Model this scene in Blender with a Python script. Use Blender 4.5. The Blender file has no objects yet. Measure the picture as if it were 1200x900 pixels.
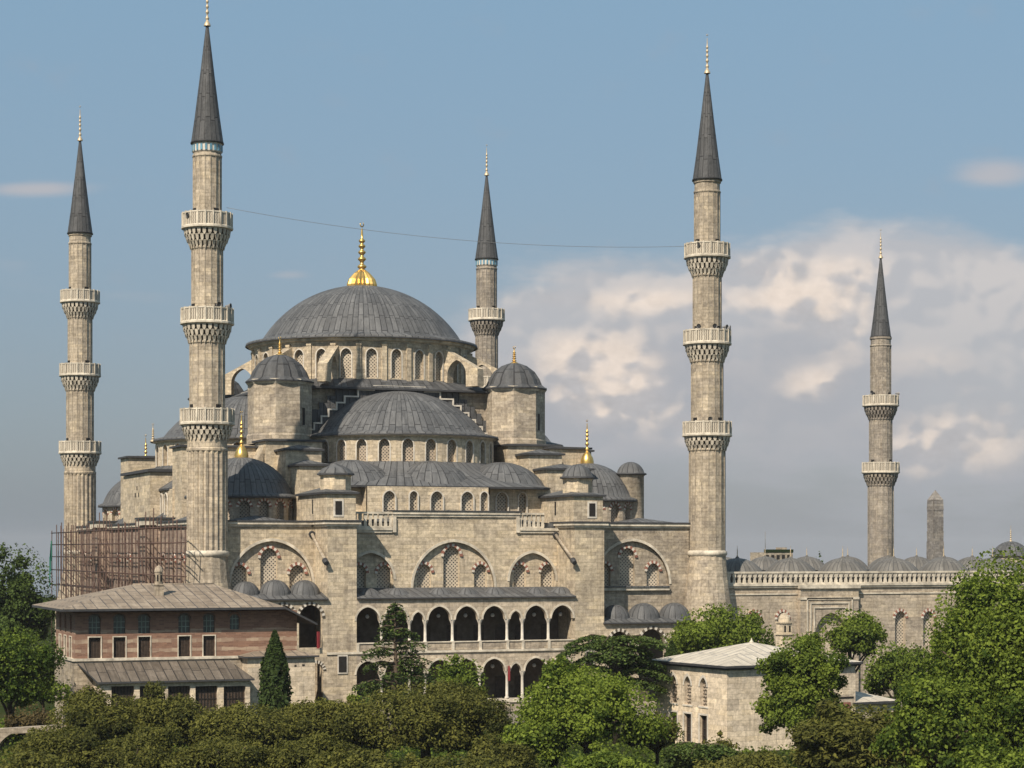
import bpy, math, random
import numpy as np
from mathutils import Vector
from mathutils.geometry import tessellate_polygon
PI = math.pi; R = math.radians
sc = bpy.context.scene
COL = sc.collection
random.seed(7)
# ------------------------------------------------------------------ survey frame
# x runs along the entrance front of the mosque, y into the building, z up (metres).
# The viewpoint is a roof terrace at CAM; the two helpers below give the x (and z)
# at which a sight line meets a given wall plane: they were used to survey the place.
CAM = (-47.2, -196.5, 16.0)
HD = R(21.8); CH, SH = math.cos(HD), math.sin(HD); FP = 2450.0
def U(px, v):
    k = (px-600)/FP; dv = v-CAM[1]
    return CAM[0] + dv*(SH+CH*k)/(CH-SH*k)
def depth(u, v): return SH*(u-CAM[0]) + CH*(v-CAM[1])
def Zp(py, u, v): return CAM[2] + (645-py)*depth(u, v)/FP
def T(px, Y):
    X = (px-600)/FP*Y
    return CAM[0]+CH*X+SH*Y, CAM[1]-SH*X+CH*Y
# ------------------------------------------------------------------ node helpers
def mat(name):
    m = bpy.data.materials.new(name); m.use_nodes = True
    nt = m.node_tree; b = nt.nodes['Principled BSDF']
    return m, nt, b
def N(nt, t, **kw):
    n = nt.nodes.new(t)
    for k, v in kw.items():
        if k.startswith('i_'): n.inputs[k[2:].replace('_', ' ')].default_value = v
        else: setattr(n, k, v)
    return n
def L(nt, a, b): nt.links.new(a, b)
def mth(nt, op, a, b=None, c=None, clamp=False):
    n = nt.nodes.new('ShaderNodeMath'); n.operation = op; n.use_clamp = clamp
    for i, x in enumerate((a, b, c)):
        if x is None: continue
        if isinstance(x, (int, float)): n.inputs[i].default_value = x
        else: L(nt, x, n.inputs[i])
    return n.outputs[0]
def mixc(nt, f, a, b, mode='MIX'):
    n = nt.nodes.new('ShaderNodeMix'); n.data_type = 'RGBA'; n.blend_type = mode
    for s, x in ((n.inputs[0], f), (n.inputs[6], a), (n.inputs[7], b)):
        if isinstance(x, (int, float)): s.default_value = x
        elif isinstance(x, tuple): s.default_value = (*x[:3], 1)
        else: L(nt, x, s)
    return n.outputs[2]
def maprange(nt, v, a, b, c=0., d=1., smooth=False):
    n = nt.nodes.new('ShaderNodeMapRange'); n.clamp = True
    if smooth: n.interpolation_type = 'SMOOTHSTEP'
    L(nt, v, n.inputs[0])
    for i, x in enumerate((a, b, c, d)): n.inputs[i+1].default_value = x
    return n.outputs[0]
def noise(nt, vec, scale, detail=4., rough=.55, dim='3D'):
    n = nt.nodes.new('ShaderNodeTexNoise'); n.noise_dimensions = dim
    n.inputs['Scale'].default_value = scale; n.inputs['Detail'].default_value = detail
    n.inputs['Roughness'].default_value = rough
    if vec is not None: L(nt, vec, n.inputs['Vector'])
    return n.outputs['Fac']
def scaled(nt, vec, s):
    n = nt.nodes.new('ShaderNodeVectorMath'); n.operation = 'MULTIPLY'
    L(nt, vec, n.inputs[0]); n.inputs[1].default_value = s
    return n.outputs[0]
def world_pos(nt):
    return nt.nodes.new('ShaderNodeNewGeometry').outputs['Position']
def bump(nt, h, b, strength=.4, dist=.03):
    n = nt.nodes.new('ShaderNodeBump'); n.inputs['Strength'].default_value = strength
    n.inputs['Distance'].default_value = dist; L(nt, h, n.inputs['Height']); L(nt, n.outputs[0], b.inputs['Normal'])

def stone(name, c1, c2, mortar=None, bw=.95, bh=.36, patch=.5, streak=.45, dirt=(.12, .09, .065), fine=.42):
    k_ = (.94, .915, .91) if 'minaret' in name else (1.12, 1.09, 1.08)
    c1 = tuple(a*b_ for a, b_ in zip(c1, k_)); c2 = tuple(a*b_*.94 for a, b_ in zip(c2, k_))
    m, nt, b = mat(name)
    uv = nt.nodes.new('ShaderNodeTexCoord').outputs['UV']; pos = world_pos(nt)
    br = N(nt, 'ShaderNodeTexBrick'); L(nt, uv, br.inputs['Vector'])
    br.inputs['Scale'].default_value = 1; br.inputs['Brick Width'].default_value = bw
    br.inputs['Row Height'].default_value = bh; br.inputs['Mortar Size'].default_value = .012
    br.inputs['Mortar Smooth'].default_value = .3
    br.inputs['Color1'].default_value = (*c1, 1); br.inputs['Color2'].default_value = (*c2, 1)
    mo = mortar or tuple(x*.72 for x in c2)
    br.inputs['Mortar'].default_value = (*mo, 1)
    # large weathered patches
    br2 = N(nt, 'ShaderNodeTexBrick'); L(nt, uv, br2.inputs['Vector']); br2.offset = .37; br2.squash = 1.6; br2.squash_frequency = 3
    br2.inputs['Scale'].default_value = 1; br2.inputs['Brick Width'].default_value = bw*1.7
    br2.inputs['Row Height'].default_value = bh*2; br2.inputs['Mortar Size'].default_value = .0
    br2.inputs['Color1'].default_value = (1.2, 1.19, 1.14, 1); br2.inputs['Color2'].default_value = (.74, .745, .77, 1)
    bc = mixc(nt, .85, br.outputs['Color'], br2.outputs['Color'], 'MULTIPLY')
    br3 = N(nt, 'ShaderNodeTexBrick'); L(nt, uv, br3.inputs['Vector']); br3.offset = .61
    br3.inputs['Scale'].default_value = 1; br3.inputs['Brick Width'].default_value = bw*1.31
    br3.inputs['Row Height'].default_value = bh; br3.inputs['Mortar Size'].default_value = .0; br3.inputs['Bias'].default_value = -.45
    br3.inputs['Color1'].default_value = (1.0, 1.0, 1.0, 1); br3.inputs['Color2'].default_value = (1.32, 1.28, 1.16, 1)
    bc = mixc(nt, .9, bc, br3.outputs['Color'], 'MULTIPLY')
    p = maprange(nt, noise(nt, pos, .33, 6, .68), .44, .60, 0, patch)
    c = mixc(nt, p, bc, tuple(x*.66 for x in c2))
    p2 = maprange(nt, noise(nt, scaled(nt, pos, (1.1, 1.1, 2.6)), .9, 3, .6), .45, .7, 0, .45)
    c = mixc(nt, p2, c, tuple(min(1, x*1.18) for x in c1))
    # rain streaks, drawn out downwards
    s = maprange(nt, noise(nt, scaled(nt, pos, (2.2, 2.2, .16)), 1.0, 4, .65), .5, .74, 0, streak)
    c = mixc(nt, s, c, dirt)
    f = maprange(nt, noise(nt, pos, 3.2, 6, .7), .3, .75, 1.0-fine, 1.0+fine*.5)
    c = mixc(nt, 1.0, c, f, 'MULTIPLY') if False else mixc(nt, 1.0, c, _gray(nt, f), 'MULTIPLY')
    # thin black run-off streaks
    s3 = maprange(nt, noise(nt, scaled(nt, pos, (4.5, 4.5, .22)), 1.0, 3, .6), .60, .72, 0, .5 if streak else 0)
    s3 = mth(nt, 'MULTIPLY', s3, maprange(nt, noise(nt, pos, .25, 3), .42, .6))
    c = mixc(nt, s3, c, (.085, .075, .062))
    rnd = nt.nodes.new('ShaderNodeObjectInfo').outputs['Random']
    c = mixc(nt, 1.0, c, _gray(nt, maprange(nt, rnd, 0, 1, .91, 1.08)), 'MULTIPLY')
    L(nt, c, b.inputs['Base Color']); b.inputs['Roughness'].default_value = .9
    b.inputs['Specular IOR Level'].default_value = .2
    h = mth(nt, 'ADD', mth(nt, 'MULTIPLY', br.outputs['Fac'], -1.0), mth(nt, 'MULTIPLY', noise(nt, pos, 5, 5, .7), 1.4))
    bump(nt, h, b, .55, .05)
    return m
def _gray(nt, f):
    n = nt.nodes.new('ShaderNodeCombineColor')
    for i in range(3): L(nt, f, n.inputs[i])
    return n.outputs[0]
def plain(name, c, rough=.8, metal=0., var=.25, sc_=1.5, spec=.3):
    m, nt, b = mat(name); pos = world_pos(nt)
    f = maprange(nt, noise(nt, pos, sc_, 5, .65), .3, .7, 1-var, 1+var*.6)
    c = mixc(nt, 1.0, c, _gray(nt, f), 'MULTIPLY')
    L(nt, c, b.inputs['Base Color']); b.inputs['Roughness'].default_value = rough
    b.inputs['Metallic'].default_value = metal; b.inputs['Specular IOR Level'].default_value = spec
    return m
def lead(name, c1=(.085, .086, .087), c2=(.135, .135, .133), seam=.7, sheet=2.3, dark=.03, rough=.62):
    # sheets in strips: UV x across the strips, UV y along them
    m, nt, b = mat(name)
    uv = nt.nodes.new('ShaderNodeTexCoord').outputs['UV']; pos = world_pos(nt)
    sp = N(nt, 'ShaderNodeSeparateXYZ'); L(nt, uv, sp.inputs[0])
    cb = N(nt, 'ShaderNodeCombineXYZ'); L(nt, sp.outputs[1], cb.inputs[0]); L(nt, sp.outputs[0], cb.inputs[1])
    br = N(nt, 'ShaderNodeTexBrick'); L(nt, cb.outputs[0], br.inputs['Vector'])
    br.offset = .15; br.offset_frequency = 2
    br.inputs['Scale'].default_value = 1; br.inputs['Brick Width'].default_value = sheet
    br.inputs['Row Height'].default_value = seam; br.inputs['Mortar Size'].default_value = .05
    br.inputs['Mortar Smooth'].default_value = .5
    br.inputs['Color1'].default_value = (*c1, 1); br.inputs['Color2'].default_value = (*c2, 1)
    br.inputs['Mortar'].default_value = (dark, dark, dark*1.05, 1)
    s = maprange(nt, noise(nt, pos, .5, 5, .6), .4, .7, 0, .5)
    c = mixc(nt, s, br.outputs['Color'], tuple(x*.62 for x in c1))
    s2 = maprange(nt, noise(nt, scaled(nt, uv, (1.6, .22, 0)), 1., 5, .7), .5, .72, 0, .6)
    c = mixc(nt, s2, c, tuple(x*1.55 for x in c2))
    s2 = maprange(nt, noise(nt, pos, 1.8, 6, .7), .5, .72, 0, .4)
    c = mixc(nt, s2, c, tuple(x*.55 for x in c1))
    L(nt, c, b.inputs['Base Color']); b.inputs['Roughness'].default_value = rough
    b.inputs['Specular IOR Level'].default_value = .2
    h = mth(nt, 'ADD', mth(nt, 'MULTIPLY', br.outputs['Fac'], 1.3), mth(nt, 'MULTIPLY', noise(nt, pos, 1.3, 5, .65), 1.6))
    bump(nt, h, b, .75, .10)
    return m
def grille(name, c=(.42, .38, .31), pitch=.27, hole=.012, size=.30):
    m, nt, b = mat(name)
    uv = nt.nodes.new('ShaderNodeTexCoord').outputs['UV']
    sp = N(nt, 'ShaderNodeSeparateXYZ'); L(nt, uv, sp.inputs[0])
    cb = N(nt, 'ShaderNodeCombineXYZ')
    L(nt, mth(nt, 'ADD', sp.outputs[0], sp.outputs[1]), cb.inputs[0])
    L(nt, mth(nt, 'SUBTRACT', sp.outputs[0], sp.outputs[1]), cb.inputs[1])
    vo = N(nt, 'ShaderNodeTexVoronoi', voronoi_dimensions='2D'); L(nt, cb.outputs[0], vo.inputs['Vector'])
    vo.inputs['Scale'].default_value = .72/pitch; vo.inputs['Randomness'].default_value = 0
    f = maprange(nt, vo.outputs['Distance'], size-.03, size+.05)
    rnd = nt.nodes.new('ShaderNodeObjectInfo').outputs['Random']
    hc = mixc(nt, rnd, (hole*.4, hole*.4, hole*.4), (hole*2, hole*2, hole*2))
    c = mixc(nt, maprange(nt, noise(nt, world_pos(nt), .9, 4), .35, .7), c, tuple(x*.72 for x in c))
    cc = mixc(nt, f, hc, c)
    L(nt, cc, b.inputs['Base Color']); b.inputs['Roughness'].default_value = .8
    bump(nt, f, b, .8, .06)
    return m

M = {}
M['stone'] = stone('pale_ashlar', (.56, .485, .36), (.43, .37, .275), patch=.42)
M['stone_b'] = stone('sandy_ashlar', (.59, .51, .38), (.46, .395, .29), patch=.32, streak=.3)
M['stone_grey'] = stone('weathered_ashlar', (.45, .395, .31), (.33, .285, .22), bw=.8, bh=.33, patch=.5, streak=.4)
M['stone_min'] = stone('minaret_ashlar', (.55, .48, .37), (.42, .365, .28), bw=.7, bh=.34, patch=.4, streak=.5)
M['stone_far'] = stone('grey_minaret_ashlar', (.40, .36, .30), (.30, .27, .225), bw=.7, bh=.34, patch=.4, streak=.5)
M['stone_court'] = stone('court_ashlar', (.47, .41, .32), (.37, .32, .25), patch=.35, streak=.4)
M['stone_rose'] = stone('grimy_ashlar', (.40, .32, .255), (.28, .215, .175), patch=.55, streak=.6)
M['stone_dark'] = stone('obelisk_rubble', (.27, .255, .235), (.17, .16, .15), bw=.9, bh=.45, patch=.6, streak=.5)
M['lead_warm'] = lead('warm_lead_sheet', (.105, .088, .07), (.16, .135, .108), seam=.8)
M['stone_cream'] = stone('cream_ashlar', (.66, .57, .44), (.55, .47, .355), bw=1.1, bh=.42, patch=.22, streak=.2)
M['trim'] = plain('cut_stone_trim', (.56, .50, .40), .85, var=.5, sc_=1.2)
M['trim_light'] = plain('marble_trim', (.58, .53, .45), .7, var=.3, sc_=1.6)
M['red'] = plain('red_stone', (.27, .12, .085), .85, var=.4, sc_=2)
M['carve'] = plain('carved_stone', (.52, .46, .365), .9, var=.55, sc_=1.5)
M['carve_in'] = plain('recess_shade_dark_stone', (.09, .075, .055), .95, var=.6, sc_=2.5)  # shade of the corbel gaps put into colour; also the dark voussoirs
M['lead'] = lead('lead_sheet')
M['lead_dark'] = lead('dark_lead_sheet', (.062, .063, .064), (.10, .10, .10))
M['lead_brown'] = lead('brown_lead_sheet', (.22, .175, .13), (.30, .245, .185), seam=.95, sheet=1.5, dark=.08, rough=.75)
M['lead_pale'] = lead('pale_lead_sheet', (.46, .41, .33), (.54, .485, .39), seam=.9, sheet=3, dark=.24, rough=.7)
M['lead_court'] = lead('courtyard_lead', (.125, .118, .105), (.175, .165, .148), seam=.6, sheet=2.4, dark=.08)
M['edge'] = plain('lead_edge', (.05, .05, .052), .6, var=.3)
M['grille'] = grille('pierced_window_grille', c=(.50, .43, .33), pitch=.27, hole=.03, size=.245)
M['grille_d'] = grille('shaded_window_grille', c=(.40, .33, .25), pitch=.26, hole=.04, size=.235)  # darker copy of the grille, shade put into its colour
m, nt, b = mat('pierced_parapet'); M['parapet'] = m
uv = nt.nodes.new('ShaderNodeTexCoord').outputs['UV']; sp = N(nt, 'ShaderNodeSeparateXYZ'); L(nt, uv, sp.inputs[0])
a_ = mth(nt, 'PINGPONG', mth(nt, 'ADD', sp.outputs[0], mth(nt, 'MULTIPLY', mth(nt, 'PINGPONG', sp.outputs[1], .17), .25)), .12)
f = maprange(nt, a_, .03, .07)
L(nt, mixc(nt, f, (.20, .17, .13), (.52, .46, .365)), b.inputs['Base Color']); b.inputs['Roughness'].default_value = .9
bump(nt, f, b, .7, .06)
M['blue_tile'] = plain('blue_tile', (.12, .27, .36), .4, var=.4, sc_=3)
M['dark'] = plain('dark_opening', (.018, .016, .014), .9, var=.3)
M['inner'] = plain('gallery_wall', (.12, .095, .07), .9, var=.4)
M['wood'] = plain('brown_shutter', (.065, .045, .032), .7, var=.5, sc_=4)
M['green_frame'] = plain('green_frame', (.22, .28, .23), .6)
M['glass'] = plain('window_glass', (.075, .085, .08), .15, var=.2, spec=.6)
M['steel'] = plain('rusty_tube', (.085, .05, .038), .7, var=.5, sc_=3)
M['bark'] = plain('bark', (.07, .052, .036), .95, var=.5, sc_=4)
M['lampw'] = plain('milk_glass', (.5, .5, .48), .3, var=.05)
M['black'] = plain('black_metal', (.03, .03, .03), .5)
M['grey_metal'] = plain('grey_metal', (.2, .2, .2), .5)
M['cloth_red'] = plain('red_cloth', (.22, .025, .03), .8)
M['net'] = plain('green_net', (.03, .2, .14), .8)
m, nt, b = mat('gilded_copper'); M['gold'] = m
pos = world_pos(nt); f = maprange(nt, noise(nt, pos, 2.5, 4), .35, .7)
L(nt, mixc(nt, f, (.80, .53, .17), (.58, .36, .11)), b.inputs['Base Color'])
b.inputs['Metallic'].default_value = .85; b.inputs['Roughness'].default_value = .34
m, nt, b = mat('aged_gilding'); M['gold_old'] = m
b.inputs['Base Color'].default_value = (.50, .40, .26, 1); b.inputs['Metallic'].default_value = .4; b.inputs['Roughness'].default_value = .5
# striped brick and stone courses of the lodge
m, nt, b = mat('striped_masonry'); M['striped'] = m
uv = nt.nodes.new('ShaderNodeTexCoord').outputs['UV']; sp = N(nt, 'ShaderNodeSeparateXYZ'); L(nt, uv, sp.inputs[0]); pos = world_pos(nt)
br = N(nt, 'ShaderNodeTexBrick'); L(nt, uv, br.inputs['Vector']); br.inputs['Scale'].default_value = 1
br.inputs['Brick Width'].default_value = .45; br.inputs['Row Height'].default_value = .15; br.inputs['Mortar Size'].default_value = .012
br.inputs['Color1'].default_value = (.26, .145, .095, 1); br.inputs['Color2'].default_value = (.16, .085, .058, 1); br.inputs['Mortar'].default_value = (.25, .16, .11, 1)
st = mth(nt, 'FRACT', mth(nt, 'DIVIDE', mth(nt, 'ADD', sp.outputs[1], 0.12), .8))
wob = noise(nt, scaled(nt, uv, (.8, 1.6, 0)), 1., 3)
band = maprange(nt, mth(nt, 'SUBTRACT', mth(nt, 'PINGPONG', st, .5), mth(nt, 'MULTIPLY', wob, .58)), .0, .03)
band = mth(nt, 'MULTIPLY', band, maprange(nt, sp.outputs[1], 9.35, 9.2))
bb = N(nt, 'ShaderNodeTexBrick'); L(nt, uv, bb.inputs['Vector']); bb.inputs['Scale'].default_value = 1; bb.inputs['Brick Width'].default_value = 1.1; bb.inputs['Row Height'].default_value = .35; bb.inputs['Mortar Size'].default_value = .01
bb.inputs['Color1'].default_value = (.44, .34, .24, 1); bb.inputs['Color2'].default_value = (.24, .15, .105, 1); bb.inputs['Mortar'].default_value = (.2, .14, .1, 1)
c = mixc(nt, band, br.outputs['Color'], bb.outputs['Color'])
c = mixc(nt, maprange(nt, noise(nt, pos, 1.2, 6, .7), .4, .75, 0, .55), c, (.17, .10, .07))
L(nt, c, b.inputs['Base Color']); b.inputs['Roughness'].default_value = .9
# ground
m, nt, b = mat('park_ground'); M['ground'] = m
pos = world_pos(nt); f = maprange(nt, noise(nt, pos, .08, 6, .65), .4, .62)
c = mixc(nt, f, (.022, .036, .010), (.05, .05, .022)); c = mixc(nt, maprange(nt, noise(nt, pos, 2.2, 5), .35, .7, 0, .5), c, (.03, .045, .015))
L(nt, c, b.inputs['Base Color']); b.inputs['Roughness'].default_value = 1; b.inputs['Specular IOR Level'].default_value = 0
M['paving'] = stone('path_paving', (.26, .235, .2), (.2, .18, .15), bw=.6, bh=.6, patch=.3, streak=0)
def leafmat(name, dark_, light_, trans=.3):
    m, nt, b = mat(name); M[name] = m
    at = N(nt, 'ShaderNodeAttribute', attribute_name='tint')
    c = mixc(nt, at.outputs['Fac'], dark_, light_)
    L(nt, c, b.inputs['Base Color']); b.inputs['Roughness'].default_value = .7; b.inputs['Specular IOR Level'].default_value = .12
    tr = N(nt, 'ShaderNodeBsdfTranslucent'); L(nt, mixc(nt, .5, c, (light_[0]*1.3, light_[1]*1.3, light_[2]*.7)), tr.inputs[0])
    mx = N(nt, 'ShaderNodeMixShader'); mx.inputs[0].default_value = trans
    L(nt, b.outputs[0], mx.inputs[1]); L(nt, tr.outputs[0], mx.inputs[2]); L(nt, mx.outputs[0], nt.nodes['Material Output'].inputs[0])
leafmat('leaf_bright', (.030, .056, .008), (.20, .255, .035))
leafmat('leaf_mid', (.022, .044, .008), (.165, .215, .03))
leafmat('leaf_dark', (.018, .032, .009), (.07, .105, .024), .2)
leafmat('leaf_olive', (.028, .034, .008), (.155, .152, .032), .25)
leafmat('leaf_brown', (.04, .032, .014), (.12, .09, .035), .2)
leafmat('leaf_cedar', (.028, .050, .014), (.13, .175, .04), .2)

# ------------------------------------------------------------------ mesh builder
class MB:
    def __init__(s): s.v = []; s.f = []; s.uv = []; s.m = []; s.sm = []
    def face(s, pts, mi=0, uv=None, smooth=False):
        n = len(s.v); s.v += [tuple(p) for p in pts]; s.f.append(tuple(range(n, n+len(pts))))
        s.uv.append(uv); s.m.append(mi); s.sm.append(smooth)
    def box(s, x0, x1, y0, y1, z0, z1, mi=0, fr=None, skip=''):
        P = fr if fr else (lambda a, z, d: (a, d, z))
        c = lambda i, j, k: P((x0, x1)[i], (z0, z1)[k], (y0, y1)[j])
        if 'f' not in skip: s.face([c(0,0,0), c(1,0,0), c(1,0,1), c(0,0,1)], mi)
        if 'b' not in skip: s.face([c(1,1,0), c(0,1,0), c(0,1,1), c(1,1,1)], mi)
        if 'l' not in skip: s.face([c(0,1,0), c(0,0,0), c(0,0,1), c(0,1,1)], mi)
        if 'r' not in skip: s.face([c(1,0,0), c(1,1,0), c(1,1,1), c(1,0,1)], mi)
        if 't' not in skip: s.face([c(0,0,1), c(1,0,1), c(1,1,1), c(0,1,1)], mi)
        if 'd' not in skip: s.face([c(0,1,0), c(1,1,0), c(1,0,0), c(0,0,0)], mi)
        return s
    def prism(s, poly, z0, z1, mi=0, top=True, mt=None):
        n = len(poly)
        for i in range(n):
            a, b_ = poly[i], poly[(i+1) % n]
            s.face([(a[0], a[1], z0), (b_[0], b_[1], z0), (b_[0], b_[1], z1), (a[0], a[1], z1)], mi)
        if top: s.face([(p[0], p[1], z1) for p in poly], mi if mt is None else mt)
        s.face([(p[0], p[1], z0) for p in reversed(poly)], mi)
        return s
    def cone_roof(s, poly, z0, apex, mi=0, thick=.12, me=None):
        n = len(poly); me = mi if me is None else me
        for i in range(n):
            a, b_ = poly[i], poly[(i+1) % n]
            s.face([(a[0], a[1], z0-thick), (b_[0], b_[1], z0-thick), (b_[0], b_[1], z0), (a[0], a[1], z0)], me)
            w = math.hypot(b_[0]-a[0], b_[1]-a[1]); mx_, my_ = (a[0]+b_[0])/2, (a[1]+b_[1])/2
            h = math.dist((mx_, my_, z0), apex)
            s.face([(a[0], a[1], z0), (b_[0], b_[1], z0), apex], mi, [(0, 0), (w, 0), (w/2, h)])
        s.face([(p[0], p[1], z0-thick) for p in reversed(poly)], me)
        return s
    def lathe(s, prof, n, cx=0, cy=0, mi=0, a0=0., a1=2*PI, smooth=True, seams=None, vlen=True, phase=0., cap=False, mis=None):
        full = abs(a1-a0-2*PI) < 1e-6
        acc = [0]
        for i in range(1, len(prof)):
            acc.append(acc[-1]+math.dist(prof[i-1], prof[i]))
        rm = max(p[0] for p in prof)
        usc = (seams*.7/(2*PI)) if seams else rm
        for j in range(n):
            t0 = a0+(a1-a0)*j/n+phase; t1 = a0+(a1-a0)*(j+1)/n+phase
            c0, s0, c1, s1 = math.cos(t0), math.sin(t0), math.cos(t1), math.sin(t1)
            for i in range(len(prof)-1):
                (r0, z0), (r1, z1) = prof[i], prof[i+1]
                q = [(cx+r0*c0, cy+r0*s0, z0), (cx+r0*c1, cy+r0*s1, z0), (cx+r1*c1, cy+r1*s1, z1), (cx+r1*c0, cy+r1*s0, z1)]
                va, vb = (acc[i], acc[i+1]) if seams else (z0, z1)
                uvq = [(t0*usc, va), (t1*usc, va), (t1*usc, vb), (t0*usc, vb)]
                if r1 < 1e-4: q = q[:3]; uvq = uvq[:3]
                elif r0 < 1e-4: q = [q[0], q[2], q[3]]; uvq = [uvq[0], uvq[2], uvq[3]]
                s.face(q, mis[i] if mis else mi, uvq, smooth)
        return s
    def tube(s, pts, rads, n=6, mi=0):
        pts = [Vector(p) for p in pts]; rings = []
        for i, p in enumerate(pts):
            d = (pts[min(i+1, len(pts)-1)]-pts[max(i-1, 0)]).normalized()
            a = d.cross(Vector((0, 0, 1)) if abs(d.z) < .9 else Vector((1, 0, 0))).normalized(); b_ = d.cross(a)
            r = rads[i] if isinstance(rads, (list, tuple)) else rads
            rings.append([p+(a*math.cos(t)+b_*math.sin(t))*r for t in [2*PI*k/n for k in range(n)]])
        for i in range(len(rings)-1):
            for k in range(n):
                s.face([rings[i][k], rings[i][(k+1) % n], rings[i+1][(k+1) % n], rings[i+1][k]], mi, None, True)
        s.face(list(reversed(rings[0])), mi); s.face(rings[-1], mi)
        return s
    def wall(s, fr, outline, holes=(), d0=0., reveal=.5, mi=0, mr=None):
        """flat wall in frame fr with openings and their reveals"""
        polys = [[Vector((a, z, 0)) for a, z in outline]] + [[Vector((a, z, 0)) for a, z in h] for h in holes]
        flat = [p for pl in polys for p in pl]
        for tri in tessellate_polygon(polys):
            q = [flat[i] for i in tri]
            ar = (q[1].x-q[0].x)*(q[2].y-q[0].y)-(q[2].x-q[0].x)*(q[1].y-q[0].y)
            if ar < 0: q.reverse()
            s.face([fr(p.x, p.y, d0) for p in q], mi, [(p.x, p.y) for p in q])
        for h in holes:
            for i in range(len(h)):
                a, b_ = h[i], h[(i+1) % len(h)]
                s.face([fr(a[0], a[1], d0), fr(a[0], a[1], d0+reveal), fr(b_[0], b_[1], d0+reveal), fr(b_[0], b_[1], d0)], mi if mr is None else mr)
        return s
    def build(s, name, mats, parent=None, loc=None, rz=0.):
        me = bpy.data.meshes.new(name)
        v = np.array(s.v, dtype=np.float32)
        # merge duplicates so that smooth shading works
        key = np.round(v*2000).astype(np.int64)
        _, idx, inv = np.unique(key, axis=0, return_index=True, return_inverse=True)
        inv = inv.reshape(-1); nv = v[idx]
        faces, keep = [], []
        for k, f in enumerate(s.f):
            g = []; loc_ = []
            for q, i in enumerate(f):
                w = int(inv[i])
                if w not in g: g.append(w); loc_.append(q)
            if len(g) >= 3: faces.append(g); keep.append((k, loc_))
        me.from_pydata([tuple(x) for x in nv.tolist()], [], faces)
        if not isinstance(mats, (list, tuple)): mats = [mats]
        for m_ in mats: me.materials.append(M[m_] if isinstance(m_, str) else m_)
        uvl = me.uv_layers.new(name='UVMap')
        data = []
        for (k, loc_), g in zip(keep, faces):
            u = s.uv[k]
            if u is not None: data += [c for q in loc_ for c in u[q]]
            else:
                P = [Vector(s.v[s.f[k][q]]) for q in loc_]
                nn = Vector((0, 0, 0))
                for i in range(len(P)): nn += P[i].cross(P[(i+1) % len(P)])
                if nn.length > 1e-9: nn.normalize()
                h = math.hypot(nn.x, nn.y)
                if h > .55:
                    tx, ty = -nn.y/h, nn.x/h
                    for p in P: data += [p.x*tx+p.y*ty, p.z]
                elif h > .02:       # pitched roof: strips run down the slope
                    tx, ty = -nn.y/h, nn.x/h
                    for p in P: data += [p.x*tx+p.y*ty, (-p.x*ty+p.y*tx)]
                else:
                    for p in P: data += [p.x, p.y]
        uvl.data.foreach_set('uv', data)
        me.polygons.foreach_set('material_index', [s.m[k] for k, _ in keep])
        me.polygons.foreach_set('use_smooth', [s.sm[k] for k, _ in keep])
        me.update()
        o = bpy.data.objects.new(name, me); COL.objects.link(o)
        if parent is not None:
            o.parent = parent
            if loc is None:
                if parent.type == 'EMPTY': loc = tuple(-x for x in parent.location)
                else: loc = (0, 0, 0)
            elif parent.type == 'EMPTY' and loc != 'zero': loc = tuple(a-b_ for a, b_ in zip(loc, parent.location))
            if loc == 'zero': loc = (0, 0, 0)
        o.location = loc or (0, 0, 0); o.rotation_euler = (0, 0, rz)
        return o
def thing(name, label, cat, loc=(0, 0, 0), group=None, rz=0.):
    o = bpy.data.objects.new(name, None); COL.objects.link(o); o.location = loc; o.rotation_euler = (0, 0, rz)
    o.empty_display_size = .5
    return tag(o, label, cat, group)
def tag(o, label, cat, group=None):
    o['label'] = label; o['category'] = cat
    if group: o['group'] = group
    return o
def struct(o, label=None):
    o['kind'] = 'structure'
    if label: o['label'] = label
    return o
def child_copy(src, parent, loc, rz=0.):
    c = src.copy(); COL.objects.link(c); c.parent = parent
    c.location = tuple(a-b_ for a, b_ in zip(loc, parent.location)) if parent.type == 'EMPTY' else loc
    c.rotation_euler = (0, 0, rz)
    for ch in src.children:
        d = ch.copy(); COL.objects.link(d); d.parent = c
    return c
def dup(root, loc, label, rz=None):
    r = root.copy(); COL.objects.link(r); r.location = loc; r['label'] = label
    if rz is not None: r.rotation_euler = (0, 0, rz)
    for ch in list(root.children):
        c = ch.copy(); COL.objects.link(c); c.parent = r
        for g in ch.children:
            d = g.copy(); COL.objects.link(d); d.parent = c
    return r
def frame(ox, oy, ang=0.):
    c, s_ = math.cos(ang), math.sin(ang)
    return lambda a, z, d: (ox+a*c-d*s_, oy+a*s_+d*c, z)
def rect(a0, a1, z0, z1): return [(a0, z0), (a1, z0), (a1, z1), (a0, z1)]
def arch(cx, z0, w, h, rise=None, n=7):
    """pointed arch outline, anticlockwise from the bottom left; h is the full height"""
    r = w/2; rise = rise if rise else r*1.18
    zs = z0+h-rise
    # two arcs of radius q centred on the springing line
    q = (r*r+rise*rise)/(2*r)
    pts = [(cx-r, z0), (cx+r, z0)]
    th = math.asin(min(1, rise/q))
    for i in range(n+1):
        t = th*i/n; pts.append((cx+r-q+q*math.cos(t), zs+q*math.sin(t)))
    for i in range(n-1, -1, -1):
        t = th*i/n; pts.append((cx-r+q-q*math.cos(t), zs+q*math.sin(t)))
    return pts
def archtop(cx, zs, w, rise, n=7):
    """only the curve, left to right"""
    p = arch(cx, zs, w, rise, rise, n)[2:]
    return list(reversed(p))
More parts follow.
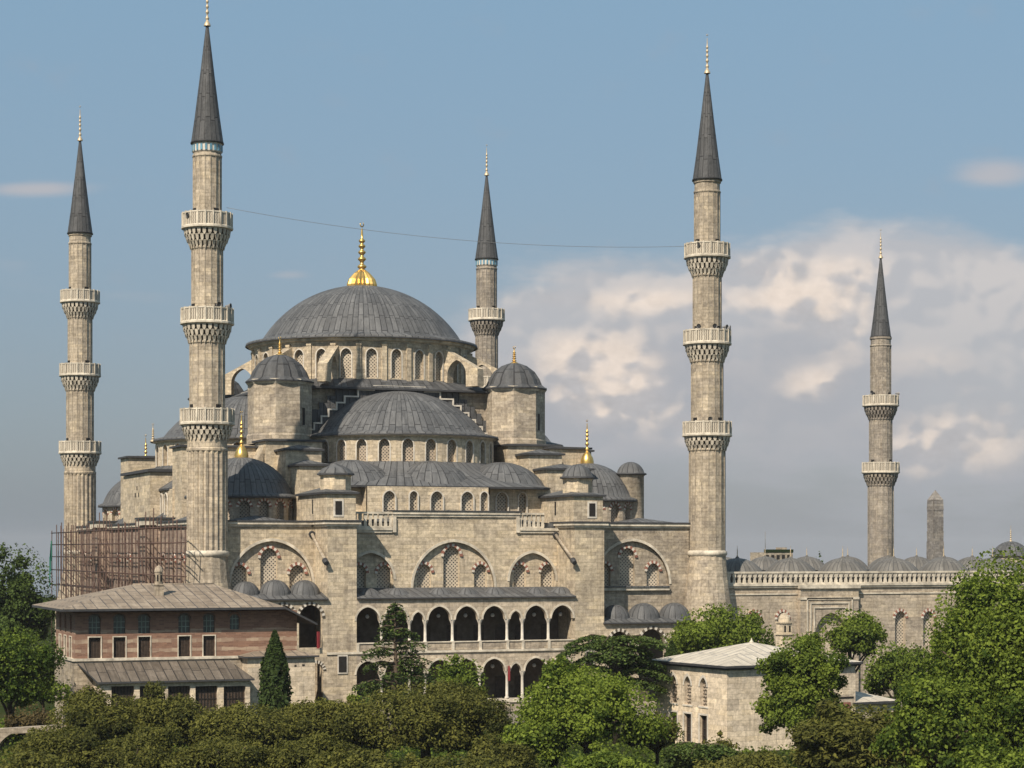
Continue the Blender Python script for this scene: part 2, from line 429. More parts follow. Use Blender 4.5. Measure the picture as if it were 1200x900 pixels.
# ================================================================== MINARETS
def finial_prof(z0, h, r, bell=False):
    """stacked gilded balls thinning upward"""
    p = []
    if bell:
        p += [(r, z0), (r*1.02, z0+.05*h), (r*.9, z0+.13*h), (r*.55, z0+.22*h), (r*.22, z0+.28*h)]
        base = z0+.28*h; rr = r*.2
    else:
        p += [(r, z0), (r*.9, z0+.04*h), (r*.35, z0+.12*h)]; base = z0+.12*h; rr = r*.33
    top = z0+h; k = 0
    cuts = [.06, .22, .36, .49, .60]
    for c in cuts:
        zc = base+(top-base)*c; br = (rr*1.75)*(1-.5*c); hh = (top-base)*.045*(1-.3*c)
        p += [(rr*.8*(1-.5*c), zc-hh*1.3), (br*.8, zc-hh*.6), (br, zc), (br*.8, zc+hh*.6), (rr*.7*(1-.5*c), zc+hh*1.3)]
    p += [(rr*.45, base+(top-base)*.72), (rr*.25, base+(top-base)*.86)]
    return p, top
def make_finial(z0, h, r, cx=0, cy=0, bell=False, ribs=0):
    mb = MB(); p, top = finial_prof(z0, h, r, bell)
    if ribs:
        nb = 5; n = ribs*2
        for j in range(n):
            for i in range(nb-1):
                def P(jj, ii):
                    rr = p[ii][0]*(1.06 if jj % 2 else .93); t = 2*PI*jj/n
                    return (cx+rr*math.cos(t), cy+rr*math.sin(t), p[ii][1])
                mb.face([P(j, i), P((j+1) % n, i), P((j+1) % n, i+1), P(j, i+1)], 0, None, False)
        mb.lathe(p[nb-1:], 12, cx, cy)
    else: mb.lathe(p, 12, cx, cy)
    # crescent
    rr = r*(.13 if bell else .28); zc = top-h*.04
    pts = [(cx+rr*math.cos(t), cy, zc+rr*1.25*math.sin(t)) for t in [R(120)+R(300)*k/8 for k in range(9)]]
    mb.tube(pts, [rr*.12, rr*.25, rr*.34, rr*.4, rr*.42, rr*.4, rr*.34, rr*.25, rr*.12], 5)
    return mb
def balcony(mb, zt, zb, r_par, r_sh, nseg=20, ph=1.3):
    """pierced parapet over three rows of stalactite corbels; materials 0 carve 1 recess, shade in its colour 2 pierced 3 trim"""
    zp = zt-ph
    # floor + parapet
    mb.lathe([(r_sh, zp+.02), (r_par-.12, zp+.02), (r_par-.12, zt)], nseg, mi=3, smooth=False)
    mb.lathe([(r_par, zp), (r_par, zt-.12)], nseg, mi=2, smooth=False)
    mb.lathe([(r_par+.05, zt-.14), (r_par+.05, zt), (r_par-.14, zt)], nseg, mi=3, smooth=False)
    mb.lathe([(r_par-.02, zp-.28), (r_par+.13, zp-.22), (r_par+.13, zp-.05), (r_par+.02, zp+.06)], nseg, mi=3, smooth=False)
    for k in range(nseg):
        t = 2*PI*k/nseg
        c, s_ = math.cos(t), math.sin(t)
        fr = lambda a, z, d: (c*(r_par+.02-d)-s_*a, s_*(r_par+.02-d)+c*a, z)
        mb.box(-.07, .07, -.07, .1, zp, zt+.05, 3, fr)
    rows = 3; n = int(nseg*1.3)
    H = (zp-.28)-zb
    for i in range(rows):
        z1 = zp-.28-H*i/rows; z0 = zp-.28-H*(i+1)/rows
        ro = r_par-.1-(r_par-.1-r_sh-.1)*(i/rows)**1.5; ri = r_sh+.02+(ro-r_sh)*.45
        ro2 = r_par-.1-(r_par-.1-r_sh-.1)*((i+1)/rows)**1.5
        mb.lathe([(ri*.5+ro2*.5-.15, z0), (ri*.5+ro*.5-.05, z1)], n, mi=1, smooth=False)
        mb.lathe([(ro, z1-.06), (ro+.02, z1)], n, mi=0, smooth=False)
        for k in range(n):
            t = 2*PI*(k+.5*(i % 2))/n; dt = 2*PI/n*.30
            a = [(t-dt), (t+dt)]
            top = [(ro*math.cos(x), ro*math.sin(x), z1-.02) for x in a]
            rb = ro2+.03
            zt_ = z0-(H/rows*.4 if i == rows-1 else .12)
            pt = (rb*math.cos(t), rb*math.sin(t), zt_)
            inn = [((ri-.2)*math.cos(x), (ri-.2)*math.sin(x), z1-.02) for x in a]
            mid = [((ro*.3+rb*.7)*math.cos(x), (ro*.3+rb*.7)*math.sin(x), z1-(z1-z0)*.78) for x in a]
            mb.face([mid[0], mid[1], top[1], top[0]], 0); mb.face([mid[0], pt, mid[1]], 0)
            mb.face([mid[0], top[0], inn[0], pt], 0); mb.face([top[1], mid[1], pt, inn[1]], 0)
def make_minaret(label, loc, bal, r_steps, zbase, zcone, ztip, ztop, sm='stone_min', flute=True, tile=True, rcone=1.5, base_r=3.0, zflare=9.):
    t = thing('minaret', label, 'minaret', (0, 0, 0), 'minarets of the mosque')
    # base
    mb = MB()
    mb.lathe([(base_r*1.12, 0), (base_r*1.12, 1.2), (base_r, 1.5), (base_r, zflare*.75), (base_r*.97, zflare), (r_steps[0]*1.14, zbase-2.6), (r_steps[0]*1.03, zbase-.5)], 16, smooth=False)
    mb.lathe([(r_steps[0]+.04, zbase-.5), (r_steps[0]+.2, zbase-.35), (r_steps[0]+.2, zbase-.05), (r_steps[0]+.02, zbase+.1)], 24, mi=1)
    mb.build('base', [sm, 'trim'], t)
    # shaft, drawn in sections between balconies
    lev = [zbase]+[b_[1] for b_ in reversed(bal)]   # bottoms of balconies from low to high
    tops = [b_[0]-1.3 for b_ in reversed(bal)]
    z0 = zbase; mbs = MB()
    for i in range(len(bal)+1):
        r = r_steps[i]; z1 = (list(reversed(bal))[i][1]+.3) if i < len(bal) else zcone-.9
        if i == 0 and flute:
            n = 22
            for k in range(n):      # rounded flutes
                a = [2*PI*(k+q)/n for q in (0, .12, .5, .88, 1)]; rr = [r*.93, r*.975, r*1.03, r*.975, r*.93]
                for q in range(4):
                    A = (rr[q]*math.cos(a[q]), rr[q]*math.sin(a[q])); B = (rr[q+1]*math.cos(a[q+1]), rr[q+1]*math.sin(a[q+1]))
                    mbs.face([(*A, z0), (*B, z0), (*B, z1-1.4), (*A, z1-1.4)], 0, [(a[q]*r, z0), (a[q+1]*r, z0), (a[q+1]*r, z1-1.4), (a[q]*r, z1-1.4)])
            mbs.lathe([(r*1.04, z1-1.42), (r*1.05, z1-1.2), (r*1.0, z1-1.1), (r, z1+.1)], 22, smooth=False)
        else:
            n = 16
            mbs.lathe([(r*1.015, z0), (r, z0+(z1-z0)*.5), (r*.985, z1)], n, smooth=False)
            for k in range(n):      # slim ribs on the arrises
                tt = 2*PI*k/n; c, s_ = math.cos(tt), math.sin(tt)
                fr = lambda a, z, d: (c*(r+.03-d)-s_*a, s_*(r+.03-d)+c*a, z)
                mbs.box(-.05, .05, 0, .1, z0+.2, z1-.5, 0, fr, skip='bd')
            mbs.lathe([(r+.02, z1-.5), (r+.08, z1-.42), (r+.08, z1-.3), (r, z1-.2)], n, smooth=False)
            # door to the balcony and slit
            for tt, w, h in (((R(-65), .28, 1.7), (R(-165), .28, 1.7)) if i else ()):
                c, s_ = math.cos(tt), math.sin(tt)
                fr = lambda a, z, d: (c*(r+.02-d)-s_*a, s_*(r+.02-d)+c*a, z)
                mbs.box(-w, w, -.02, .3, z0+.1, z0+h, 1, fr)
        if i < len(bal): z0 = list(reversed(bal))[i][0]-1.3
    mbs.build('shaft', [sm, 'dark'], t)
    for (zt, zb, rp), rs in zip(reversed(bal), r_steps):
        mb = MB(); balcony(mb, zt, zb, rp, rs*.99)
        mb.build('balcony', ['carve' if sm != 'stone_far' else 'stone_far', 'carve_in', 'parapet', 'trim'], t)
    r = r_steps[-1]
    if tile:
        mb = MB()
        mb.lathe([(r+.02, zcone-.92), (r+.07, zcone-.85), (r+.07, zcone-.15), (r+.1, zcone-.02)], 16, mi=0, smooth=False)
        for k in range(20):
            tt = 2*PI*k/20; c, s_ = math.cos(tt), math.sin(tt)
            fr = lambda a, z, d: (c*(r+.11-d)-s_*a, s_*(r+.11-d)+c*a, z)
            mb.box(-.1, .1, 0, .12, zcone-.8, zcone-.22, 1, fr)
        mb.build('tile_band', ['trim_light', 'blue_tile'], t)
    else:
        mb = MB(); mb.lathe([(r*.985, zcone-.92), (r*.985, zcone-.4), (r+.1, zcone-.3), (r+.1, zcone-.02)], 16, smooth=False)
        mb.build('cornice', [sm], t)
    mb = MB()
    mb.lathe([(rcone-.1, zcone-.05), (rcone+.1, zcone-.06), (rcone+.08, zcone+.1)], 24, mi=1)
    mb.lathe([(rcone+.04, zcone+.1), (rcone*.80, zcone+(ztip-zcone)*.22), (rcone*.46, zcone+(ztip-zcone)*.58), (.13, ztip)], 20, seams=16, smooth=False)
    sp = mb.build('spire', ['lead_dark', 'edge'], t)
    make_finial(ztip-.05, ztop-ztip+.05, .34).build('finial', 'gold_old', sp)
    t.location = loc
    return t
b3 = [(48.2, 44.9, 2.35), (39.1, 35.9, 2.45), (29.5, 26.6, 2.52)]
mn = make_minaret('sunlit fluted minaret with three balconies, rising behind the brick lodge, tallest in view', (0, 0, 0), b3,
                  [1.9, 1.68, 1.50, 1.36], 15.9, 54.9, 66.2, 70.4)
MINX, MINY = 53.5, 64.4
m2 = make_minaret('minaret of pale ashlar with three balconies and loudspeakers, between mosque front and courtyard wall', (MINX, 0, 0), b3,
                  [1.9, 1.68, 1.50, 1.36], 15.9, 54.9, 66.2, 70.4, flute=False, tile=False, base_r=2.75, zflare=9.4)
m3 = make_minaret('three-balconied minaret at the left end of the mosque, behind the scaffolding', (-.6, MINY, 0), b3,
                  [1.9, 1.68, 1.50, 1.36], 15.9, 55.3, 66.9, 71.3, tile=False, base_r=3.1)
m4 = make_minaret('minaret rising behind the great dome with one balcony showing', (MINX, MINY, 0), b3,
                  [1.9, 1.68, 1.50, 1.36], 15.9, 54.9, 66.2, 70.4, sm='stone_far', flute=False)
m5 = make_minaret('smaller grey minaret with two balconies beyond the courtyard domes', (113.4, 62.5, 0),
                  [(38.2, 34.9, 2.5), (28.6, 25.4, 2.6)], [1.85, 1.65, 1.48], 9., 46.6, 58.0, 62.2, sm='stone_far', flute=False, tile=False, rcone=1.42, base_r=2.2, zflare=6.)

# loudspeakers on the balconies
def speaker_src():
    mb = MB()
    mb.lathe([(.05, 0), (.05, .55)], 6)
    def ring(y, r, n=8): return [(r*math.cos(2*PI*k/n), y, .55+r*math.sin(2*PI*k/n)) for k in range(n)]
    rs = [ring(.2, .08), ring(-.05, .12), ring(-.38, .26)]
    for i in range(2):
        for k in range(8): mb.face([rs[i][k], rs[i+1][k], rs[i+1][(k+1) % 8], rs[i][(k+1) % 8]])
    mb.face(list(reversed(rs[0]))); mb.face(ring(-.3, .2), 1)
    return mb.build('loudspeaker', ['grey_metal', 'black'])
spk = speaker_src(); first = True
def put_spk(mx, my, z, r, deg, label):
    global first
    o = spk if first else spk.copy()
    if not first: COL.objects.link(o)
    first = False
    a = R(deg); o.location = (mx+r*math.cos(a), my+r*math.sin(a), z); o.rotation_euler = (0, 0, a+PI/2)
    tag(o, label, 'loudspeaker', 'horn loudspeakers on the minaret balconies')
lb = 'horn loudspeaker on the %s balcony of the %s'
FLn, FRn, CTn = 'fluted minaret', 'minaret beside the courtyard wall', 'small courtyard minaret'
put_spk(0, 0, 47.25, 2.05, 205, lb % ('top', FLn))
put_spk(0, 0, 38.75, 2.0, 285, 'left ' + lb % ('middle', FLn)); put_spk(0, 0, 38.75, 2.1, 320, 'right ' + lb % ('middle', FLn))
put_spk(MINX, 0, 47.3, 2.1, 220, lb % ('top', FRn))
for q, w in ((222, 'outermost left'), (262, 'second from left'), (300, 'third from left'), (322, 'outermost right')):
    put_spk(MINX, 0, 38.8, 2.1, q, w + ' ' + lb % ('middle', FRn))
put_spk(MINX, 0, 29.1, 2.2, 250, lb % ('lowest', FRn))
put_spk(113.4, 62.5, 38.0, 2.3, 210, 'left ' + lb % ('upper', CTn)); put_spk(113.4, 62.5, 38.0, 2.3, 340, 'right ' + lb % ('upper', CTn))
# festoon cable between the two front minarets
mb = MB(); A = Vector((1.9, 0, 48.9)); B = Vector((MINX-1.9, 0, 47.9)); pts = []
for i in range(25):
    q = i/24; p = A.lerp(B, q); p.z -= 2.6*4*q*(1-q)*.5; pts.append(p)
mb.tube(pts, .02, 4); tag(mb.build('festoon_cable', 'grey_metal'), 'thin cable sagging between the two front minarets', 'cable')

# ================================================================== MOSQUE
CX, CY, AA = 25.7, 32.0, 13.4
ZT = 18.75                                   # terrace level
mq = thing('mosque', 'great mosque of pale stone with grey lead domes stepping down', 'mosque', (CX, CY, 0))
WIN = {}
def window(fr_pt, w, h, rz, parent, mat_='grille', frame_=None, name='window', rise=None):
    """window part: pierced grille; its frame (plain or of alternating red and pale voussoirs) is a sub-part"""
    key = (round(w, 2), round(h, 2), mat_, frame_, name)
    if key not in WIN:
        mb = MB(); o = arch(0, 0, w, h, rise)
        mb.face([(a, .0, z) for a, z in o], 0, [(a, z) for a, z in o])
        wo = mb.build(name, [mat_], parent, 'zero')
        if frame_:
            mf = MB(); inner = archtop(0, 0, w, (rise or w/2*1.18), 6); zs = h-(rise or w/2*1.18)
            wd = .30 if frame_ == 'voussoir' else .12
            outer = archtop(0, 0, w+2*wd, (rise or w/2*1.18)+wd, 6)
            n = len(inner)-1; dd = -.55
            for i in range(n):
                mi = i % 2 if frame_ == 'voussoir' else 0
                ww = 1.0 if (frame_ != 'voussoir' or mi) else .86
                oi = [(inner[i+k][0]+(outer[i+k][0]-inner[i+k][0])*ww, inner[i+k][1]+(outer[i+k][1]-inner[i+k][1])*ww) for k in (0, 1)]
                q = [(inner[i][0], dd, zs+inner[i][1]), (oi[0][0], dd, zs+oi[0][1]), (oi[1][0], dd, zs+oi[1][1]), (inner[i+1][0], dd, zs+inner[i+1][1])]
                q2 = [(x, dd+.12, z) for x, _, z in q]
                mf.face([q[0], q[3], q[2], q[1]], mi)
                for k in range(4): mf.face([q[k], q[(k+1) % 4], q2[(k+1) % 4], q2[k]], mi)
            if frame_ == 'plain':
                for sx in (-1, 1):
                    x0 = sx*w/2; x1 = sx*(w/2+wd)
                    mf.box(min(x0, x1), max(x0, x1), dd, dd+.12, 0, zs, 0)
            mf.build('window_frame', ['trim_light', 'red'], wo)
        WIN[key] = wo
        wo.location = tuple(a-b_ for a, b_ in zip(fr_pt, parent.location)) if parent.type == 'EMPTY' else fr_pt
        wo.rotation_euler = (0, 0, rz)
        return wo
    return child_copy(WIN[key], parent, fr_pt, rz)
def drum(cx, cy, Ra, z0, z1, n, ks, ph, win, mats, parent, name='drum', fmat='grille', pil=.0, framed='plain', extra=None):
    """polygonal drum of flat panels, each with an arched opening; win=(w, h, sill above z0)"""
    mb = MB(); hw = Ra*math.tan(PI/n); w, h, sill = win; outs = []
    for k in ks:
        phi = ph+2*PI*k/n; ang = phi+PI/2
        ox = cx+Ra*math.cos(phi)-hw*math.cos(ang); oy = cy+Ra*math.sin(phi)-hw*math.sin(ang)
        fr = frame(ox, oy, ang)
        mb.wall(fr, rect(0, 2*hw, z0, z1), [arch(hw, z0+sill, w, h)], 0, .55)
        outs.append((fr(hw, z0+sill, .5), ang))
        if pil:
            mb.box(-pil, pil, -.22, .1, z0, z1-.5, 1, fr)
            for e in (-1, 1):
                pass
    if extra: extra(mb)
    o = mb.build(name, mats, parent)
    for p, ang in outs:
        window(p, w, h, ang, parent, fmat, framed)
    return o
def capprof(Rr, H, z, n=10, flare=.0, eave=None):
    q = (Rr*Rr+H*H)/(2*H); zc = z+H-q; th = math.asin(min(1, Rr/q)) if H <= Rr else PI-math.asin(Rr/q)
    p = []
    for i in range(n+1):
        t = th*(1-i/n); p.append((q*math.sin(t), zc+q*math.cos(t)))
    p[-1] = (0, z+H)
    if eave: p = [(eave, z-.28)]+p
    return p
def dome(name, cx, cy, Rr, H, z, eave, seams, parent, a0=0., a1=2*PI, n=64, mats=('lead', 'edge'), thick=.16):
    mb = MB(); p = capprof(Rr, H, z, 12, eave=eave)
    mb.lathe(p, n, cx, cy, 0, a0, a1, True, seams)
    ze = z-.28
    mb.lathe([(eave-.5, ze-thick-.1), (eave-.02, ze-thick), (eave, ze)], n, cx, cy, 1, a0, a1, False)
    return mb.build(name, mats, parent)

# ---- main body walls (front: bays and piers)
VW, VP = .5, -3.9                      # wall plane and pier / gallery front plane
uB0, uB1 = U(384, VP), U(418, VP); uC0, uC1 = U(674, VP), U(708, VP)
uA0, uD1 = 1.2, 52.4
Z = lambda py, px, v=VW: Zp(py, U(px, v), v)
F0 = frame(0, 0, 0)                    # a=u, d=v
def bay(name, u0, u1, z0, z1, arc, wins, mats=('stone',), extra_holes=()):
    """wall bay with blind pointed arch recess holding grilled windows"""
    mb = MB(); holes = []
    au0, au1, az0, az1 = arc
    w = au1-au0; ol = arch((au0+au1)/2, az0, w, az1-az0, min(az1-az0-.3, w*.56), 12)
    mb.wall(F0, rect(u0, u1, z0, z1), [ol]+list(extra_holes), VW, .38)
    # moulding round the arch
    ol2 = arch((au0+au1)/2, az0, w+.5, az1-az0+.28, min(az1-az0-.3, w*.56)+.28, 12)
    hs = []
    for (wu, wz0, ww, wh) in wins:
        hs.append(arch(wu, wz0, ww, wh))
    # back panel of the recess, slightly larger than the arch
    mb.wall(F0, [(a+(.15 if a > (au0+au1)/2 else -.15), z+(.1 if z > az0 else 0)) for a, z in ol], [h for h in hs], VW+.38, .4)
    o = mb.build(name, list(mats), mq)
    mr = MB()
    for i in range(2, len(ol)-1):
        a, b_ = ol[i], ol[i+1]; a2, b2 = ol2[i], ol2[i+1]
        mr.face([(a[0], VW-.08, a[1]), (b_[0], VW-.08, b_[1]), (b2[0], VW-.08, b2[1]), (a2[0], VW-.08, a2[1])][::-1])
        mr.face([(a2[0], VW-.08, a2[1]), (b2[0], VW-.08, b2[1]), (b2[0], VW+.01, b2[1]), (a2[0], VW+.01, a2[1])])
        mr.face([(a[0], VW-.08, a[1]), (b_[0], VW-.08, b_[1]), (b_[0], VW+.3, b_[1]), (a[0], VW+.3, a[1])])
    mr.build('arch_moulding', 'trim', mq)
    for (wu, wz0, ww, wh) in wins:
        window((wu, VW+.78, wz0), ww, wh, 0, mq, 'grille', 'voussoir')
def W(pxc, py0, py1, pw):              # window from survey readings
    u = U(pxc, VW+.38); z0 = Zp(py1, u, VW); sc_ = FP/depth(u, VW)
    return (u, z0, pw/sc_/.93, (py1-py0)/sc_)
ZA = 18.3
bay('wall', uA0, uB0, 0, ZA, (U(270, VW), U(366, VW), Z(690, 320), Z(634, 314)), [W(315, 642, 690, 19), W(348, 662, 690, 17), W(281, 662, 690, 17)])
bay('wall', uC1, uD1, 0, ZA, (U(697, VW), U(784, VW), Z(688, 740), Z(634, 735)), [W(735, 642, 687, 18), W(765, 660, 687, 15), W(708, 660, 687, 15)], ('stone_grey',))
zE = 18.0
# centre section: three arches in one wall
def centre():
    mb = MB(); arcs = [(U(408, VW), U(461, VW), Z(692, 440), Z(648, 434)), (U(484, VW), U(579, VW), Z(692, 530), Z(635, 531)), (U(597, VW), U(651, VW), Z(692, 625), Z(648, 625))]
    wins = [[W(421, 662, 690, 15), W(450, 662, 690, 16)], [W(497, 661, 690, 16), W(529, 640, 690, 19), W(563, 661, 690, 15)], [W(609, 661, 689, 15), W(641, 661, 689, 15)]]
    ols = []
    for (a0, a1, z0, z1) in arcs:
        w = a1-a0; ols.append(arch((a0+a1)/2, z0, w, z1-z0, min(z1-z0-.3, w*.56), 12))
    e0, e1 = U(463, VW), U(605, VW)
    outline = [(uB0, 0), (uC1, 0), (uC1, zE), (e1, zE), (e1, 19.6), (e0, 19.6), (e0, zE), (uB0, zE)]
    mb.wall(F0, outline, ols, VW, .38)
    for ol, (a0, a1, z0, z1), ws in zip(ols, arcs, wins):
        mb.wall(F0, [(a+(.15 if a > (a0+a1)/2 else -.15), z+(.1 if z > z0 else 0)) for a, z in ol], [arch(*w[:2], *w[2:]) for w in ws], VW+.38, .4)
    mb.build('wall', ['stone_b'], mq)
    for ol, (a0, a1, z0, z1) in zip(ols, arcs):
        w = a1-a0; ol2 = arch((a0+a1)/2, z0, w+.5, z1-z0+.28, min(z1-z0-.3, w*.56)+.28, 12); mr = MB()
        for i in range(2, len(ol)-1):
            a, b_ = ol[i], ol[i+1]; a2, b2 = ol2[i], ol2[i+1]
            mr.face([(a[0], VW-.08, a[1]), (b_[0], VW-.08, b_[1]), (b2[0], VW-.08, b2[1]), (a2[0], VW-.08, a2[1])][::-1])
            mr.face([(a2[0], VW-.08, a2[1]), (b2[0], VW-.08, b2[1]), (b2[0], VW+.01, b2[1]), (a2[0], VW+.01, a2[1])])
            mr.face([(a[0], VW-.08, a[1]), (b_[0], VW-.08, b_[1]), (b_[0], VW+.3, b_[1]), (a[0], VW+.3, a[1])])
        mr.build('arch_moulding', 'trim', mq)
    for ws in wins:
        for (wu, wz, ww, wh) in ws: window((wu, VW+.78, wz), ww, wh, 0, mq, 'grille', 'voussoir')
    # cornices of the centre section
    def corn(a0, a1, z, back=.4):
        mc = MB()
        mc.box(a0, a1, VW-.28, VW+back, z, z+.26, 0); mc.box(a0, a1, VW-.16, VW+back, z-.25, z, 0)
        if z > 19: mc.box(e0-.4, e1+.4, VW-.36, VW+1.2, 19.88, 20.0, 1)
        mc.build('cornice', ['trim', 'edge'], mq)
    corn(uB1+.01, e0-.35, zE+.01); corn(e1+.35, uC0-.01, zE+.01); corn(e0-.34, e1+.34, 19.61)
    for e in (e0, e1):
        mc = MB(); mc.box(e-.3 if e == e0 else e-.05, e+.05 if e == e0 else e+.3, VW-.24, VW-.003, zE-.2, 19.33, 0)
        mc.build('moulding', ['trim'], mq)
    # balustrades either side
    for (a0, a1) in ((uB1+.05, e0-.36), (e1+.36, uC0-1.6)):
        m_ = MB(); m_.box(a0, a1, VW-.15, VW+.2, zE+.28, zE+.42); m_.box(a0, a1, VW-.2, VW+.22, zE+1.62, zE+1.82)
        k = int((a1-a0)/.52)
        for i in range(k+1):
            a = a0+.1+(a1-a0-.2)*i/k
            for zz0, zz1, hw in ((zE+.42, zE+.7, .15), (zE+.7, zE+1.1, .12), (zE+1.1, zE+1.62, .165)):
                m_.box(a-hw, a+hw, VW-.08, VW+.1, zz0, zz1)
        m_.build('balustrade', 'trim', mq)
centre()
# piers
def pier(u0, u1, name='pier'):
    mb = MB()
    fr = F0
    mb.box(u0, u1, VP, VW+.02, 0, ZA, 0, skip='b')
    for z in (6.05, 13.0 if False else 6.05):
        pass
    mb.box(u0-.12, u1+.12, VP-.12, VW-.01, 6.0, 6.22, 1)
    o = mb.build('pier', ['stone', 'trim'], mq)
    m_ = MB(); m_.box(u0+.35*(u1-u0)-.05, u0+.35*(u1-u0)+.95, VP-.1, VP-.003, 4.15, 5.95, 1)
    m_.box(u0+.35*(u1-u0)+.06, u0+.35*(u1-u0)+.84, VP-.13, VP-.102, 4.3, 5.82, 0)
    m_.build('window', ['dark', 'trim_light'], o)
pier(uB0, uB1); pier(uC0, uC1)
# main cornice over bays + piers
def corn2(a0, a1, v, z=ZA):
    mb = MB()
    mb.box(a0, a1, v-.18, v+.6, z+.003, z+.22, 0); mb.box(a0, a1, v-.34, v+.6, z+.223, z+.48, 0); mb.box(a0, a1, v-.42, v+1.2, z+.482, z+.62, 1)
    mb.build('cornice', ['trim', 'edge'], mq)
corn2(uA0-.2, uB0-.36, VW); corn2(uC1+.36, uD1, VW)
for (a0, a1) in ((uB0, uB1), (uC0, uC1)):
    mb = MB(); mb.box(a0-.18, a1+.18, VP-.18, VW+1.2, ZA+.003, ZA+.22, 0); mb.box(a0-.34, a1+.34, VP-.34, VW+1.2, ZA+.223, ZA+.48, 0)
    mb.box(a0-.42, a1+.42, VP-.42, VW+1.3, ZA+.482, ZA+.62, 1)
    mb.build('cornice', ['trim', 'edge'], mq)
# ledge in the right bay
mb = MB(); mb.box(uC1, U(783, VW), VW-.35, VW-.003, 11.85, 12.15, 0); mb.box(uC1, U(783, VW), VW-.45, VW-.003, 12.153, 12.3, 1); mb.build('ledge', ['trim', 'lead'], mq)
# other walls (left qibla side, right, rear) and terrace roof
mb = MB()
UL = -1.0
fl = frame(UL, 63.5, -PI/2)            # a runs from the rear corner towards the front
hs = []; wl = []
for v in (6, 10, 14.5, 26, 32, 38, 49, 54, 58.5):
    for z0, h in ((12.2, 3.4), (6.5, 3.2)): hs.append(arch(63.5-v, z0, 1.5, h)); wl.append((v, z0, 1.5, h))
mb.wall(fl, rect(0, 63.0, 0, ZA), hs, 0, .5)
mb.box(-1, 52, 63.5, 63.9, 0, ZA, 0, skip='f'); mb.box(51.6, 52.4, VW, 63.5, 0, ZA, 0, skip='l')
mb.box(-1, uA0, VW-.003, VW+.3, 0, ZA, 0)
mb.build('wall', ['stone_rose'], mq)
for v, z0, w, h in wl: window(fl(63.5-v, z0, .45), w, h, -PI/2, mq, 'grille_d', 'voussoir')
mb = MB()
for v in (16.8, 43.5): 
    mb = MB(); mb.box(UL-1.3, UL, v, v+3.4, 0, ZA+.3, 0)
    mb.box(UL-1.6, UL+1.4, v-.3, v+3.7, ZA+.303, ZA+.9, 2); mb.box(UL-1.75, UL+1.6, v-.45, v+3.85, ZA+.903, ZA+1.1, 1)
    mb.build('pier', ['stone_rose', 'edge', 'trim'], mq)
for a0, a1 in ((2.2, 16.3), (20.7, 43.1), (47.3, 62.5)):
    mb = MB()
    mb.box(UL-.2, UL+.5, a0, a1, ZA+.003, ZA+.22, 0); mb.box(UL-.4, UL+.5, a0, a1, ZA+.223, ZA+.5, 0); mb.box(UL-.5, UL+1, a0, a1, ZA+.502, ZA+.66, 1)
    mb.build('cornice', ['trim', 'edge'], mq)
mb = MB(); mb.box(UL+.3, 51.8, VW+.4, 63.6, ZT-.5, ZT+.02, 0, skip='d')
# low lead mounds along the roof edge
for (x0, x1, y0, y1, h) in ((2.5, 9, 1.2, 7, .7), (44, 51.5, 1.2, 8, .7), (UL+.5, 3, 3, 15, 1.1), (UL+.5, 3.5, 46, 52, 1.0), (15, 36, 1.3, 4.0, 1.35), (UL+.2, 2.6, 21.5, 25, 1.3), (UL+.2, 2.6, 39, 43, 1.6)):
    mb.cone_roof([(x0, y0), (x1, y0), (x1, y1), (x0, y1)], ZT+.05, ((x0+x1)/2, (y0+y1)/2, ZT+h), 0)
mb.build('terrace_roof', ['lead'], mq)
# water spouts slanting down off the pier sides
for (u0, v0, u1_, v1) in ((uB0, VW, uB0, VP), (uC0, VW, uC0, VP)):
    mb = MB(); mb.tube([(u0-.3, VW-.2, 17.55), (u0-.3, VP-.2, 15.05)], .17, 8); mb.tube([(u0-.3, VW-.21, 17.55), (u0-.3, VW+.02, 17.6)], .34, 8, 1)
    mb.tube([(u0-.3, VP-.05, 15.05), (u0-.3, VP-.6, 14.75)], [.3, .24], 8, 1)
    mb.build('water_spout', ['stone_grey', 'edge'], mq)

